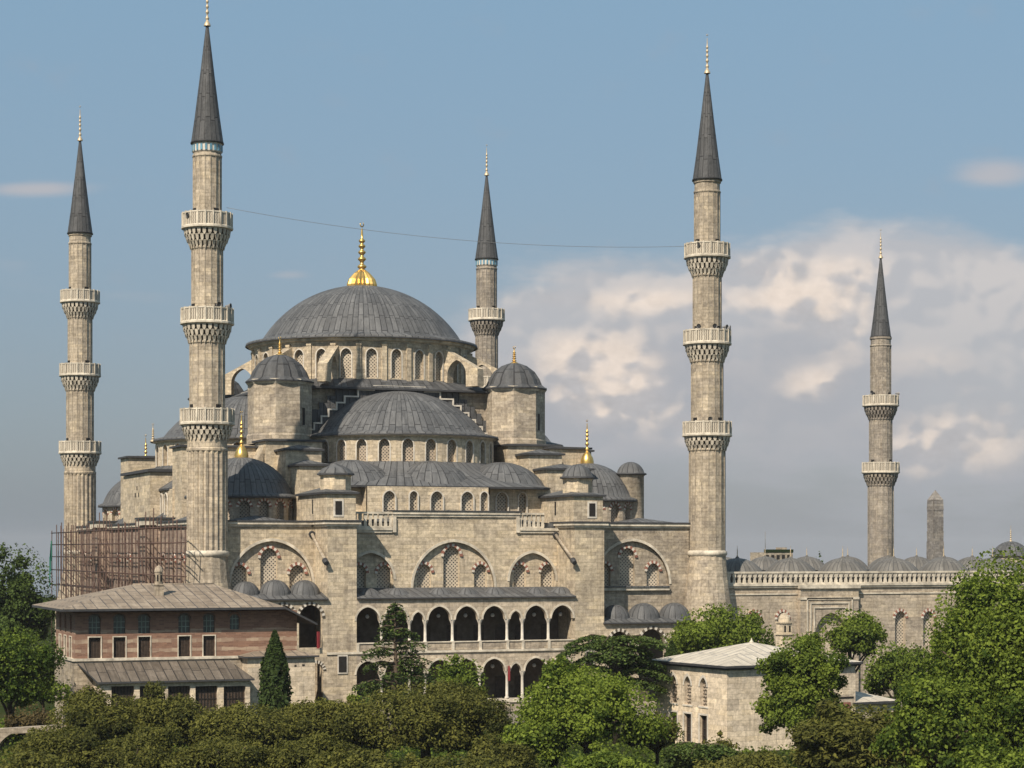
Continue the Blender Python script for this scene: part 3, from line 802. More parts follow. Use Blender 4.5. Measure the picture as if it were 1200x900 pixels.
# ---- dome square: towers, big arches, main drum and dome
def tower(cx, cy):
    tb = MB(); n = 8; ap = 3.15; r = ap/math.cos(PI/8)
    tb.lathe([(r+.12, 27.2), (r+.12, 28.1), (r, 28.3), (r, 33.6)], 8, cx, cy, 0, smooth=False, phase=PI/8)
    tb.lathe([(r+.05, 33.5), (r+.2, 33.75), (r+.2, 34.0)], 8, cx, cy, 1, smooth=False, phase=PI/8)
    c, s_ = math.cos(R(-68)), math.sin(R(-68))
    to = tb.build('tower', ['stone_grey', 'trim'], mq)
    m_ = MB()
    for dx in (R(-45),):
        fr = frame(cx+ap*math.cos(dx)+.02, cy+ap*math.sin(dx)-.02, dx+PI/2)
        m_.box(-.55-.25, -.55+.25, -.02, .3, 29.2, 31.0, 0, fr)
    m_.build('slit_window', ['dark'], to)
    mb = MB(); p = [(ap+.5, 33.85), (ap*.98, 34.25), (ap*.9, 34.9), (ap*.72, 35.75), (ap*.45, 36.4), (ap*.2, 36.7), (0, 36.8)]
    nn = 24
    for j in range(nn):      # gently scalloped lead cap
        for i in range(len(p)-1):
            def P(jj, ii):
                rr = p[ii][0]*(1.0 if ii == 0 else (1.03 if jj % 2 else .965)); t = 2*PI*jj/nn+PI/24
                return (cx+rr*math.cos(t), cy+rr*math.sin(t), p[ii][1])
            q = [P(j, i), P(j+1, i), P(j+1, i+1), P(j, i+1)]
            u_ = [(j*.35, i*.7), (j*.35+.35, i*.7), (j*.35+.35, i*.7+.7), (j*.35, i*.7+.7)]
            if i == len(p)-2: q, u_ = q[:3], u_[:3]
            mb.face(q, 0, u_)
    mb.lathe([(ap, 33.75), (ap+.48, 33.72), (ap+.5, 33.85)], 24, cx, cy, 1, smooth=False)
    cp = mb.build('tower_dome', ['lead_dark', 'edge'], mq)
    make_finial(36.7, 1.9, .5, cx, cy).build('finial', 'gold', cp)
for sx in (-1, 1):
    for sy in (-1, 1): tower(CX+sx*AA, CY+sy*AA)
# stepped arch walls on the four sides + base block
def rot4(k):
    """maps side-local (a along the wall from centre, d outward) for side k (0 front,1 left,2 rear,3 right)"""
    ang = (0, -PI/2, PI, PI/2)[k]; c, s_ = math.cos(ang), math.sin(ang)
    return (lambda a, z, d: (CX+a*c+d*s_, CY+a*s_-d*c, z)), ang
half = AA-2.6
for k in range(4):
    P, ang = rot4(k); mbw = MB(); mbl = MB(); mbt = MB()
    fw = lambda a, z, d: P(a, z, AA-d)
    mbw.wall(fw, rect(-half-.2, half+.2, 26, 33.45), [], .9, .3)     # wall behind, up to the roof edge
    inner = [(2.9, 33.75), (4.7, 33.3), (6.2, 32.55), (7.1, 31.85), (8.0, 31.1), (8.8, 30.35), (9.6, 29.6), (10.3, 28.9), (10.9, 28.2)]
    def steps(dx, dz):
        pl = []
        zp = 27.6
        for x, z in reversed(inner):
            pl += [(-x-dx, min(zp, 33.9)), (-x-dx, min(z+dz, 33.9))]; zp = z+dz
        pr = [(-a, z) for a, z in reversed(pl)]
        return pl+pr
    for dx, dz, d0 in ((0, 0, .1), (.9, .75, .5)):
        st = steps(dx, dz if dz == 0 else dz)
        if dx: st = [(max(-11.2, min(11.2, a)), min(z, 33.44)) for a, z in st]
        poly = [(st[0][0], 26.5)]+st+[(st[-1][0], 26.5)]
        q = [poly[0]]
        for p in poly[1:]:
            if math.dist(p, q[-1]) > 1e-4: q.append(p)
        mbl.wall(fw, q[::-1], [], d0, .4)
        for i in range(len(st)-1):
            (a0, z0), (a1, z1) = st[i], st[i+1]
            if abs(z1-z0) < 1e-6 and abs(a1-a0) > 1e-4: mbl.box(min(a0, a1), max(a0, a1), d0+.002, d0+.4, z0-.05, z0-.002, 0, fw)
            if dx: continue
            if abs(z1-z0) < 1e-6: mbt.box(min(a0, a1)-.08, max(a0, a1)+.08, -.02, .2, z1-.07, z1+.09, 0, fw)
            else: mbt.box(a0-.085, a0+.085, -.017, .197, min(z0, z1)+.09, max(z0, z1)-.075, 0, fw)
    mbw.build('arch_wall', ['stone_grey'], mq); mbl.build('stepped_gable', ['lead_dark'], mq); mbt.build('step_edging', ['trim_light'], mq)
# lead roof ring round the drum
mb = MB(); n = 64
def sqr(t, h):
    c, s_ = abs(math.cos(t)), abs(math.sin(t)); return min(h/max(c, s_), h*1.32)
for j in range(n):
    t0, t1 = 2*PI*j/n, 2*PI*(j+1)/n
    o = [(CX+sqr(t, AA+.35)*math.cos(t), CY+sqr(t, AA+.35)*math.sin(t)) for t in (t0, t1)]
    i_ = [(CX+12.2*math.cos(t), CY+12.2*math.sin(t)) for t in (t0, t1)]
    mb.face([(*o[0], 33.55), (*o[1], 33.55), (*i_[1], 34.75), (*i_[0], 34.75)], 0)
    mb.face([(*o[0], 33.35), (*o[1], 33.35), (*o[1], 33.55), (*o[0], 33.55)], 1)
    mb.face([(*o[1], 33.35), (*o[0], 33.35), (CX, CY, 33.3)], 1)
mb.build('drum_roof', ['lead_dark', 'edge'], mq)
def pilasters(mb):
    for k in range(28):
        t = 2*PI*(k+.5)/28; c, s_ = math.cos(t), math.sin(t); rr = 12.35/math.cos(PI/28)
        fr = lambda a, z, d: (CX+c*(rr+.02-d)-s_*a, CY+s_*(rr+.02-d)+c*a, z)
        mb.box(-.26, .26, -.14, .2, 34.3, 38.3, 0, fr)
        mb.box(-.3, .3, -.2, .2, 38.3, 38.55, 0, fr)
drum(CX, CY, 12.35, 34.2, 39.05, 28, range(28), 0, (1.15, 3.2, .55), ['stone', 'trim'], mq, extra=pilasters)
mb = MB()
mb.lathe([(12.4, 38.75), (12.75, 38.85), (12.8, 39.1), (13.15, 39.2)], 56, CX, CY, 0, smooth=False); mb.build('drum_cornice', ['trim'], mq)
dm = MB(); p = [(13.25, 39.2), (13.2, 39.38), (11.75, 39.75)]+capprof(11.45, 6.5, 39.75, 16)
dm.lathe(p, 72, CX, CY, 0, seams=108); dm.lathe([(13.1, 39.08), (13.27, 39.1), (13.25, 39.2)], 72, CX, CY, 1, smooth=False)
mdome = dm.build('main_dome', ['lead', 'edge'], mq)
make_finial(46.0, 7.6, 1.62, CX, CY, bell=True, ribs=20).build('finial', 'gold', mdome)
# flying buttresses from drum to towers
for sx in (-1, 1):
    for sy in (-1, 1):
        for da in (-13, 13):
            t = math.atan2(sy, sx)+R(da); c, s_ = math.cos(t), math.sin(t)
            fr = lambda a, z, d: (CX+c*a-s_*d, CY+s_*a+c*d, z)
            mb = MB()
            arc = archtop(14.1, 34.5, 2.6, 1.7, 6)
            z_ = [(15.4+x*0, z) for x, z in ()]
            cur = [(x, 34.4+zz+.9) for x, zz in [(q[0], q[1]) for q in archtop(14.1, 0, 2.6, 1.7, 6)]]
            poly = [(12.3, 34.0), (12.8, 34.0)]+[(q[0], q[1]) for q in cur]+[(15.4, 34.0), (17.0, 34.0), (17.0, 35.9), (12.3, 38.3)]
            for yy, rev in ((-.55, False), (.55, True)):
                tri = tessellate_polygon([[Vector((a, z, 0)) for a, z in poly]])
                for tr_ in tri:
                    q = [fr(poly[i][0], poly[i][1], yy) for i in tr_]; mb.face(q, 0, [poly[i] for i in tr_])
            for i in range(len(poly)):
                a, b_ = poly[i], poly[(i+1) % len(poly)]
                mb.face([fr(a[0], a[1], -.55), fr(b_[0], b_[1], -.55), fr(b_[0], b_[1], .55), fr(a[0], a[1], .55)], 0)
            mb.build('flying_buttress', ['stone'], mq)

# ---- four semi-domes with their lower tiers
def side(k, front):
    P, ang = rot4(k)
    def XY(a, d): p = P(a, 0, d); return (p[0], p[1])
    cx, cy = XY(0, AA)
    # outward direction angle
    od = (-PI/2, PI, PI/2, 0)[k]
    a0, a1 = od-PI/2, od+PI/2
    n = 26; Rr = 10.15
    ks = range(-6, 7)
    def ext(mb):
        for kk in ks:
            t = od+2*PI*(kk+.5)/n; c, s_ = math.cos(t), math.sin(t); rr = Rr/math.cos(PI/n)
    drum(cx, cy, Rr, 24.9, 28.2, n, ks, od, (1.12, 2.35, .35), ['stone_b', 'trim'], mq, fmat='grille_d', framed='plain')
    mb = MB(); mb.lathe([(10.2, 27.85), (10.5, 27.95), (10.55, 28.05)], 40, cx, cy, 0, a0, a1, False); mb.build('semi_dome_cornice', ['trim'], mq)
    mb = MB(); pr = [(10.75, 28.1), (10.7, 28.25), (9.6, 28.5)]+capprof(9.4, 4.75, 28.5, 12)
    mb.lathe(pr, 48, cx, cy, 0, a0-.08, a1+.08, True, 84); mb.lathe([(10.5, 28.0), (10.77, 28.0), (10.75, 28.1)], 48, cx, cy, 1, a0, a1, False)
    mb.build('semi_dome', ['lead', 'edge'], mq)
    # lower tier
    wv = 14.6 if front else 11.3      # outward reach of the lower wall
    wu = 12.3
    def outer(t):                     # radial reach of the eave at angle t (from outward)
        c, s_ = math.cos(t), abs(math.sin(t))
        return min(wv/max(c, 1e-3), wu/max(s_, 1e-3), math.hypot(wv, wu)*.93)
    mb = MB(); m_ = 44; rings = 5
    for j in range(m_):
        t0, t1 = -PI/2+PI*j/m_, -PI/2+PI*(j+1)/m_
        for i in range(rings):
            q = []
            for (t, ii) in ((t0, i), (t1, i), (t1, i+1), (t0, i+1)):
                f = ii/rings; r0 = 10.2; rr = r0+(outer(t)+.35-r0)*f; z = 25.25-(25.25-22.55)*(f**.72)
                x, y = cx+rr*math.cos(od+t), cy+rr*math.sin(od+t); q.append((x, y, z))
            uvq = [(t0*12, i*.8), (t1*12, i*.8), (t1*12, i*.8+.8), (t0*12, i*.8+.8)]
            mb.face([q[3], q[2], q[1], q[0]], 0, [uvq[3], uvq[2], uvq[1], uvq[0]])
        q = [(cx+(outer(t)+.35)*math.cos(od+t), cy+(outer(t)+.35)*math.sin(od+t)) for t in (t0, t1)]
        mb.face([(*q[0], 22.35), (*q[1], 22.35), (*q[1], 22.55), (*q[0], 22.55)], 1)
        mb.face([(*q[1], 22.35), (*q[0], 22.35), (cx, cy, 22.3)], 1)
    mb.build('exedra_roof', ['lead', 'edge'], mq)
    # exedra half domes bulging from that roof
    for a, d in ((0, AA+wv-4.9), (-8.3, AA+wv-5.6), (8.3, AA+wv-5.6)):
        x, y = XY(a, d); mb = MB(); mb.lathe([(5.1, 22.6)]+capprof(4.75, 2.6, 22.75, 8), 28, x, y, 0, seams=34); mb.build('exedra_dome', ['lead'], mq)
    # wall below, with windows
    mb = MB(); outs = []
    fw = lambda a, z, d: P(a, z, AA+wv-d)
    def flat(a0_, a1_, off, wins):
        hs_ = [arch(a, 19.65, w, 2.35) for a, w in wins]
        mb.wall(lambda a, z, d: fw(a, z, d+off), rect(a0_, a1_, ZT-.5, 22.45), hs_, 0, .4)
        for a, w in wins:
            p = fw(a, 19.65, off+.38)
            outs.append((p, w, ang))
    if front:
        flat(-8.6, 4.7, -.35, [(-6.2, 1.25), (-3.6, .85), (-1.1, 1.3), (2.2, 1.3), (4.05, .8)])
        mb.box(4.55, 4.7, -.35, 1.3, ZT-.5, 22.45, 0, fw); mb.box(-8.6, -8.5, -.35, 1.3, ZT-.5, 22.45, 0, fw)
        flat(4.7, 11.6, 1.15, [(6.6, 1.25), (8.9, .85), ]); flat(-11.6, -8.6, 1.15, [(-10, .9)])
    else:
        flat(-11.6, 11.6, 0, [(-9.6, 1.3), (-7.6, .85), (7.6, .85), (9.8, 1.3)])
    for s_ in (-1, 1):
        mb.box(min(s_*11.6, s_*12.4), max(s_*11.6, s_*12.4), (1.15 if front else 0), wv, ZT-.5, 22.45, 0, fw)
    mb.build('tier_wall', ['stone_b'], mq)
    for p, w, a_ in outs: window(p, w, 2.35, a_, mq, 'grille', 'plain')
side(0, True); side(1, False); side(2, True); side(3, False)
# mihrab block on the left side
P, ang = rot4(1)
mb = MB(); mb.box(-.2, 3.4, 25, 39.3, ZT-.4, 24.35, 0)
for dz, dv in ((0, 0), (-.75, -.9), (-.75, .9)): mb.box(-.23, -.19, 31.6+dv, 31.95+dv, 22.6+dz, 23.05+dz, 1)
mb.build('mihrab_block', ['stone_b', 'dark'], mq)
mb = MB(); mb.cone_roof([(-.5, 24.7), (3.7, 24.7), (3.7, 39.6), (-.5, 39.6)], 24.7, (3.6, 32.1, 25.3), 0, .3, 1); mb.build('mihrab_roof', ['lead', 'edge'], mq)
make_finial(28.0, 2.0, .35, 1.3+.3, 32).build('finial', 'gold_old', mq)

# ---- stepped buttress stacks between towers and piers, with turrets
def block(x0, x1, y0, y1, z0, z1, mb, rise=.55, mi=0):
    mb.box(x0, x1, y0, y1, z0, z1-.02, mi)
    mb.cone_roof([(x0-.28, y0-.28), (x1+.28, y0-.28), (x1+.28, y1+.28), (x0-.28, y1+.28)], z1+.18, ((x0+x1)/2, (y0+y1)/2, z1+rise+.18), 1, .2, 2)
for (tu, p0, p1, sgn) in ((CX-AA, uB0, uB1, -1), (CX+AA, uC0, uC1, 1)):
    mb = MB()
    block(p0+.0, p1, VP+.3, 6.2, ZT, 21.45, mb, .7)
    ua, ub = (p0+.1, p0+2.9) if sgn < 0 else (p0+1.2, p1+3.0)
    block(ua, ub, 6.1, 11.0, ZT, 24.5, mb, .55)
    block(tu-1.9, tu+1.9, 9.6, 13.2, ZT, 26.2, mb, .5)
    block(tu-3.0, tu+3.0, 13.0, 17.5, ZT, 27.3, mb, .2)
    if sgn > 0:
        block(p1+.6, p1+5.2, 11.6, 16.5, ZT, 27.0, mb, .2)
    mb.build('buttress', ['stone', 'lead', 'edge'], mq)
    m_ = MB(); wx = p0+(p1-p0)*(.4 if sgn < 0 else .62)
    m_.box(wx-.52, wx+.52, VP+.24, VP+.298, 19.25, 20.95, 1); m_.box(wx-.33, wx+.33, VP+.2, VP+.238, 19.45, 20.75, 0)
    m_.build('window', ['dark', 'trim_light'], mq)
    m_ = MB(); m_.box(p0-.02, p0-.002, 1.0, 1.35, 19.6, 21.0, 0); m_.build('slit_window', ['dark'], mq)
    # turret
    tx, ty = (p0+p1)/2+(.35 if sgn < 0 else .1), -.6
    mb = MB(); mb.lathe([(1.5, 21.4), (1.5, 23.2), (1.62, 23.3)], 8, tx, ty, 0, smooth=False, phase=PI/8)
    mb.lathe([(1.62, 23.3), (1.85, 23.35), (1.82, 23.5)], 8 if sgn < 0 else 20, tx, ty, 2, smooth=False, phase=PI/8)
    if sgn < 0: mb.lathe([(1.82, 23.5), (1.3, 24.0), (0, 24.55)], 8, tx, ty, 1, smooth=False, phase=PI/8, seams=10)
    else: mb.lathe([(1.82, 23.5)]+capprof(1.6, 1.25, 23.55, 6), 20, tx, ty, 1, seams=14)
    mb.build('turret', ['stone_b', 'lead', 'edge'], mq)
# swept walls falling from the tower bases to the outside
for (x0, x1, s_) in ((4.6, 9.4, 1),):
    mb = MB(); pts = []
    for i in range(9):
        q = i/8; pts.append((9.3-4.5*q, 27.2-7.4*(math.sin(q*PI/2))**1.0))
    poly = [(9.4, 19.0)]+[(9.4, 27.2)]+pts[1:]+[(4.8, 19.0)]
    for i in range(len(poly)):
        a, b_ = poly[i], poly[(i+1) % len(poly)]
        mb.face([(a[0], 13.4, a[1]), (b_[0], 13.4, b_[1]), (b_[0], 17.2, b_[1]), (a[0], 17.2, a[1])])
    for y in (13.4, 17.2):
        for tr_ in tessellate_polygon([[Vector((a, z, 0)) for a, z in poly]]): mb.face([(poly[i][0], y, poly[i][1]) for i in tr_], 0, [poly[i] for i in tr_])
    mb.build('swept_wall', ['stone_b'], mq)
# block stacks on the left side and right side (seen past the minaret)
for bl in ((1.2, 9.2, 16.0, 20.5, 26.7, .2), (1.2, 9.2, 43.5, 48, 26.7, .2), (42.2, 47.5, 16.5, 21, 27.0, .2)):
    mb = MB(); block(*bl[:4], ZT, bl[4], mb, bl[5])
    if bl[0] > 40: block(44.5, 50.5, 19, 22, ZT, 24.6, mb, .5)
    mb.build('buttress', ['stone_b', 'lead', 'edge'], mq)
mb = MB(); x, y = U(663, 18), 18; mb.lathe([(1.3, 24), (1.3, 26.2), (1.45, 26.3), (1.45, 26.5), (0, 27.0)], 8, x, y, smooth=False, mis=[0, 0, 1, 1]); mb.build('turret', ['stone_grey', 'edge'], mq)
# ---- corner domes
def corner_dome(cx, cy, wn, ex=True):
    n = 16; Rr = 5.15
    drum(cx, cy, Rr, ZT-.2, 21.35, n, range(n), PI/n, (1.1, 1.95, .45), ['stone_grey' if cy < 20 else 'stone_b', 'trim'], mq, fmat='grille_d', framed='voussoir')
    mb = MB(); pr = [(5.75, 21.35), (5.7, 21.5), (5.25, 21.7)]+capprof(5.15, 3.75, 21.7, 10)
    mb.lathe(pr, 40, cx, cy, 0, seams=54); mb.lathe([(5.2, 21.2), (5.74, 21.22), (5.75, 21.35)], 40, cx, cy, 1, smooth=False)
    d = mb.build('corner_dome', ['lead', 'edge'], mq)
    make_finial(25.35, 4.9, .72, cx, cy, bell=True).build('finial', 'gold', d)
c1 = (U(283, 10.5), 10.5); c2 = (U(688, 10.5), 10.5)
corner_dome(*c1, 0); corner_dome(*c2, 0); corner_dome(c1[0], 57, 0); corner_dome(c2[0], 57, 0)
x, y = U(739, 8), 8.
mb = MB(); mb.lathe([(1.45, ZT), (1.45, 24.0), (1.55, 24.1)], 20, x, y, 0, smooth=True); mb.lathe([(1.55, 24.1), (1.75, 24.15), (1.72, 24.3)], 20, x, y, 2)
mb.lathe([(1.72, 24.3)]+capprof(1.5, 1.2, 24.35, 6), 20, x, y, 1, seams=14); mb.build('stair_turret', ['stone_grey', 'lead', 'edge'], mq)

# ---- galleries between the piers
def gallery():
    v = VP; uL, uR = uB1, uC0
    cs = [(431, 1), (464.5, 1), (490, 0), (515, 1), (547, 1), (579, 1), (604.5, 0), (628, 1), (659, 1)]
    ups = [(U(px, v), b_) for px, b_ in cs]
    big, sm = 2.34, 1.15
    fr = F0
    for (zs, zb, ztop, rise, rs, store) in ((9.2, 7.0, 11.3, 1.32, .8, 'upper'), (4.0, 1.35, 6.0, 1.3, .8, 'lower')):
        # arcade band above the springing, open below: one outline
        pts = [(uL, ztop), (uL, zs)]
        dn = 0
        for u, b_ in ups:
            w = big if b_ else sm; r_ = rise if b_ else rs; zz = zs if b_ else zs-.0
            pts += [(u-w/2, zs)]+[(q[0], zs+q[1]) for q in archtop(u, 0, w, r_, 7)][1:-1]+[(u+w/2, zs)]
        pts += [(uR, zs), (uR, ztop)]
        mb = MB(); mb.wall(fr, pts[::-1], [], v, .45)
        # soffits
        for i in range(1, len(pts)-2):
            a, b_ = pts[i], pts[i+1]
            mb.face([(a[0], v, a[1]), (b_[0], v, b_[1]), (b_[0], v+.5, b_[1]), (a[0], v+.5, a[1])], 0)
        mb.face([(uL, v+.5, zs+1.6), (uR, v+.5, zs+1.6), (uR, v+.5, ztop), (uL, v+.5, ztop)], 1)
        for u, b_ in ups:      # archivolts
            w = big if b_ else sm; r_ = rise if b_ else rs
            inn = archtop(u, 0, w, r_, 7); out = archtop(u, 0, w+.36, r_+.2, 7)
            for i in range(len(inn)-1):
                q = [(inn[i][0], v-.06, zs+inn[i][1]), (inn[i+1][0], v-.06, zs+inn[i+1][1]), (out[i+1][0], v-.06, zs+out[i+1][1]), (out[i][0], v-.06, zs+out[i][1])]
                mb.face(q, 2); mb.face([q[3], q[2], (q[2][0], v, q[2][2]), (q[3][0], v, q[3][2])], 2); mb.face([q[0], q[1], (q[1][0], v, q[1][2]), (q[0][0], v, q[0][2])], 2)
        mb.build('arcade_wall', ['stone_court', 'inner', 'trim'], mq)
        # columns
        edges = [uL+.12]
        for i in range(len(ups)-1):
            a = ups[i][0]+(big if ups[i][1] else sm)/2; b_ = ups[i+1][0]-(big if ups[i+1][1] else sm)/2
            edges.append((a+b_)/2)
        edges.append(uR-.12)
        src = None
        for e in edges[1:-1]:
            if src is None:
                mc = MB(); h = zs-zb
                mc.lathe([(.22, 0), (.22, .12), (.15, .2), (.14, h-.5), (.17, h-.42)], 10, mi=0)
                mc.lathe([(.16, h-.42), (.3, h-.06), (.3, h)], 8, mi=0, smooth=False)
                src = mc.build('column', ['trim_light'], mq, (e, v+.24, zb))
            else: child_copy(src, mq, (e, v+.24, zb))
        # parapet / plinth
        mb = MB()
        if store == 'upper':
            mb.box(uL, uR, v+.08, v+.4, 6.25, 6.98, 0); mb.box(uL, uR, v-.02, v+.46, 6.982, 7.08, 1)
            for e in edges: mb.box(e-.14, e+.14, v-.04, v+.078, 6.22, 6.98, 1)
            mb.box(uL, uR, v-.15, v+.5, 6.003, 6.22, 1); mb.box(uL, uR, v+.5, VW, 6.0, 6.2, 2)
        else:
            mb.box(uL, uR, v+.02, v+.5, 0, .95, 0); mb.box(uL, uR, v-.12, v+.5, .953, 1.15, 1)
            for e in edges: mb.box(e-.2, e+.2, v-.08, v+.018, .003, .95, 0)
            mb.box(uL, uR, v+.1, v+.4, 1.153, 1.36, 1); mb.box(uL, uR, v+.5, VW, .7, .9, 2)
        mb.build('gallery_parapet', ['stone_court', 'trim', 'inner'], mq)
    # back wall of the gallery, dark wood partitions
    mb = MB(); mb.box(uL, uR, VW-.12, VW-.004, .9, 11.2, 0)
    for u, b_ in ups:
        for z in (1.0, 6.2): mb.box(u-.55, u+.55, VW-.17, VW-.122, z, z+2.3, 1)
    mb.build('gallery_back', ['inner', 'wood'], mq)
    # roof: sloping lead with low domes
    mb = MB()
    mb.box(uL-.0, uR+.0, v-.3, v+.2, 11.303, 11.42, 1)
    mb.face([(uL, v-.3, 11.42), (uR, v-.3, 11.42), (uR, VW, 12.3), (uL, VW, 12.3)], 0)
    mb.face([(uL, v-.25, 11.3), (uL, VW, 11.3), (uR, VW, 11.3), (uR, v-.25, 11.3)], 1)
    mb.build('gallery_roof', ['lead', 'edge'], mq)
    for px in (431, 465, 515, 547, 579, 628, 657):
        u = U(px, v+2.2); mb = MB(); mb.lathe([(1.5, 11.55)]+capprof(1.35, .72, 11.62, 6), 20, u, v+2.2, 0, seams=12); mb.build('gallery_dome', ['lead'], mq)
    return ups
ups = gallery()
# left gallery (behind the lodge): three small domes, tall arches
def side_gallery(u0, u1, ze, domes, arches, vv=VP, m='stone', zf=None):
    mb = MB(); v = vv
    hs_ = [arch(U(px, v), zb, w, h, w*.56, 9) for px, zb, w, h in arches]
    mb.wall(F0, rect(u0, u1, 0, ze), hs_, v, .5); mb.box(u1-.01, u1, v, VW, 0, ze, 0) if False else None
    mb.box(u0, u0+.3, v, VW, 0, ze, 0, skip='fb')
    mb.build('gallery_wall', [m], mq)
    for h in hs_:
        cxm = (h[0][0]+h[1][0])/2; w = h[1][0]-h[0][0]; mf = MB(); r_ = w*.56; top = max(q[1] for q in h)
        inn = archtop(cxm, 0, w, r_, 9); out = archtop(cxm, 0, w+.6, r_+.3, 9); zs = top-r_
        for i in range(len(inn)-1):
            q = [(inn[i][0], v-.05, zs+inn[i][1]), (inn[i+1][0], v-.05, zs+inn[i+1][1]), (out[i+1][0], v-.05, zs+out[i+1][1]), (out[i][0], v-.05, zs+out[i][1])]
            mf.face(q, i % 2); mf.face([q[3], q[2], (q[2][0], v+.01, q[2][2]), (q[3][0], v+.01, q[3][2])], i % 2)
        mf.build('archivolt', ['trim_light', 'carve_in'], mq)
    mb = MB(); mb.box(u0-.1, u1, v-.35, v+.2, ze+.003, ze+.14, 1)
    mb.face([(u0-.1, v-.33, ze+.14), (u1, v-.33, ze+.14), (u1, v+2.2, ze+.75), (u0-.1, v+2.2, ze+.75)], 0)
    mb.face([(u0-.1, v+2.2, ze+.75), (u1, v+2.2, ze+.75), (u1, VW, ze+.9), (u0-.1, VW, ze+.9)], 0)
    mb.box(u0+.01, u1-.01, v+.5, VW-.01, ze-.3, ze-.1, 1)
    mb.build('gallery_roof', ['lead', 'edge'], mq)
    for px, rr, hh in domes:
        u = U(px, v+2.3); mb = MB(); mb.lathe([(rr+.12, ze+.2)]+capprof(rr, hh, ze+.3, 8), 26, u, v+2.3, 0, seams=16); mb.build('gallery_dome', ['lead'], mq)
    mb = MB(); mb.box(u0+.35, u1-.02, VW-.1, VW-.004, 0, ze-.4, 0); mb.build('gallery_back', ['inner'], mq)
side_gallery(U(250, VP), uB0, 11.25, [(288, 1.35, 1.5), (322, 1.55, 1.65), (357, 1.55, 1.6)], [(364, 6.7, 2.3, 4.1), (332, 6.7, 2.3, 4.1), (371, 1.0, 1.3, 4.2), (336, 1.0, 2.3, 4.2)])
side_gallery(uC1, U(806, VP), 8.55, [(721, 1.5, 1.6), (754, 1.75, 1.75), (790, 1.7, 1.75)], [(726, .6, 2.4, 7.2), (764, .6, 3.0, 7.4), (796, .6, 1.6, 7.0)], m='stone_court')
# hanging lamps in the arches
lamp_src = None
def lamp(u, v, z, label, ceil):
    global lamp_src
    if lamp_src is None:
        mb = MB(); mb.lathe([(0, -.2), (.15, -.15), (.21, 0), (.15, .15), (.05, .2)], 10, mi=0); mb.lathe([(.05, .2), (.05, .3), (.012, .32), (.012, ceil)], 6, mi=1)
        lamp_src = mb.build('hanging_lamp', ['lampw', 'black']); o = lamp_src
    else: o = lamp_src.copy(); COL.objects.link(o)
    o.location = (u, v, z); tag(o, label, 'lamp', 'globe lamps hanging in the gallery arches')
ordn = ['first', 'second', 'third', 'fourth', 'fifth', 'sixth', 'seventh']
bi = [u for u, b_ in ups if b_]
for i, u in enumerate(bi): lamp(u+.5, -2.2, 9.55, 'white globe lamp in the %s wide upper gallery arch from the left' % ordn[i], 1.7)
for i, u in enumerate(bi): lamp(u+.5, -2.2, 4.45, 'white globe lamp in the %s wide ground gallery arch from the left' % ordn[i], 1.55)
# ================================================================== COURTYARD
ct = thing('courtyard_building', 'long courtyard wall with balustrade and a row of low lead domes', 'building', (85, 30, 0))
VC = .6; uc0, uc1 = 55.6, 116.0; zc = 12.0
pu0, pu1 = U(935, VC), U(1003, VC)
mb = MB(); holes = []; wl = []
def cw(px, py0, py1, w):
    u = U(px, VC); return (u, Zp(py1, u, VC), w, (py1-py0)/FP*depth(u, VC))
wins = [cw(917, 717, 760, 1.35), cw(1055, 716, 757, 1.35), cw(1088, 716, 757, 1.35)]
u = U(1088, VC)
for i in range(1, 6): wins.append((u+i*3.6, wins[-1][1], 1.35, wins[-1][3]))
wins.append(cw(884, 717, 760, 1.35))
for w in wins: holes.append(arch(w[0], w[1], w[2], w[3]))
pa = arch((pu0+pu1)/2+.2, 2.5, 3.9, Zp(718, (pu0+pu1)/2, VC)-2.5, 2.3, 10)
mb.wall(F0, rect(uc0, pu0, 0, zc), [h for h in holes if h[1][0] < pu0], VC, .5)
mb.wall(F0, rect(pu1, uc1, 0, zc), [h for h in holes if h[0][0] > pu1], VC, .5)
mb.box(uc1-.4, uc1, VC+.002, 62, 0, zc, 0); mb.box(uc0, uc1, 61.6, 62, 0, zc, 0)
mb.build('wall', ['stone_court'], ct)
for w in wins: window((w[0], VC+.47, w[1]), w[2], w[3], 0, ct, 'grille', 'voussoir')
# portal block with nested mouldings
mb = MB(); mb.wall(F0, rect(pu0, pu1, 0, zc-.1), [pa], VC-.55, .6)
mb.box(pu0, pu0+.02, VC-.548, VC+.1, 0, zc-.1, 0); mb.box(pu1-.02, pu1, VC-.548, VC+.1, 0, zc-.1, 0)
mb.wall(F0, rect(pu0+1, pu1-1, 2, 11), [], VC+.02, .1)
for i in range(3):
    o_ = .75+i*.42; t_ = .13
    mb.box(pu0+o_, pu0+o_+t_, VC-.66, VC-.552, 0, 10.9-i*.5, 1); mb.box(pu1-o_-t_, pu1-o_, VC-.66, VC-.552, 0, 10.9-i*.5, 1)
    mb.box(pu0+o_+t_, pu1-o_-t_, VC-.66, VC-.552, 10.77-i*.5, 10.9-i*.5, 1)
mb.build('portal', ['stone_court', 'trim'], ct)
mb = MB()
mb.box(uc0, uc1, VC-.2, VC+.5, zc+.003, zc+.2, 0); mb.box(uc0, uc1, VC-.32, VC+.5, zc+.203, zc+.42, 0); mb.box(uc0, pu0-.1, VC-.1, VC-.003, zc-.75, zc-.6, 0); mb.box(pu1+.1, uc1, VC-.1, VC-.003, zc-.75, zc-.6, 0)
mb.box(pu0-.15, pu1+.15, VC-.78, VC-.21, zc-.09, zc+.3, 0); mb.box(pu0-.05, pu1+.05, VC-.66, VC-.003, zc-1.3, zc-1.05, 0)
mb.build('cornice', ['trim'], ct)
mb = MB(); zb = zc+.42
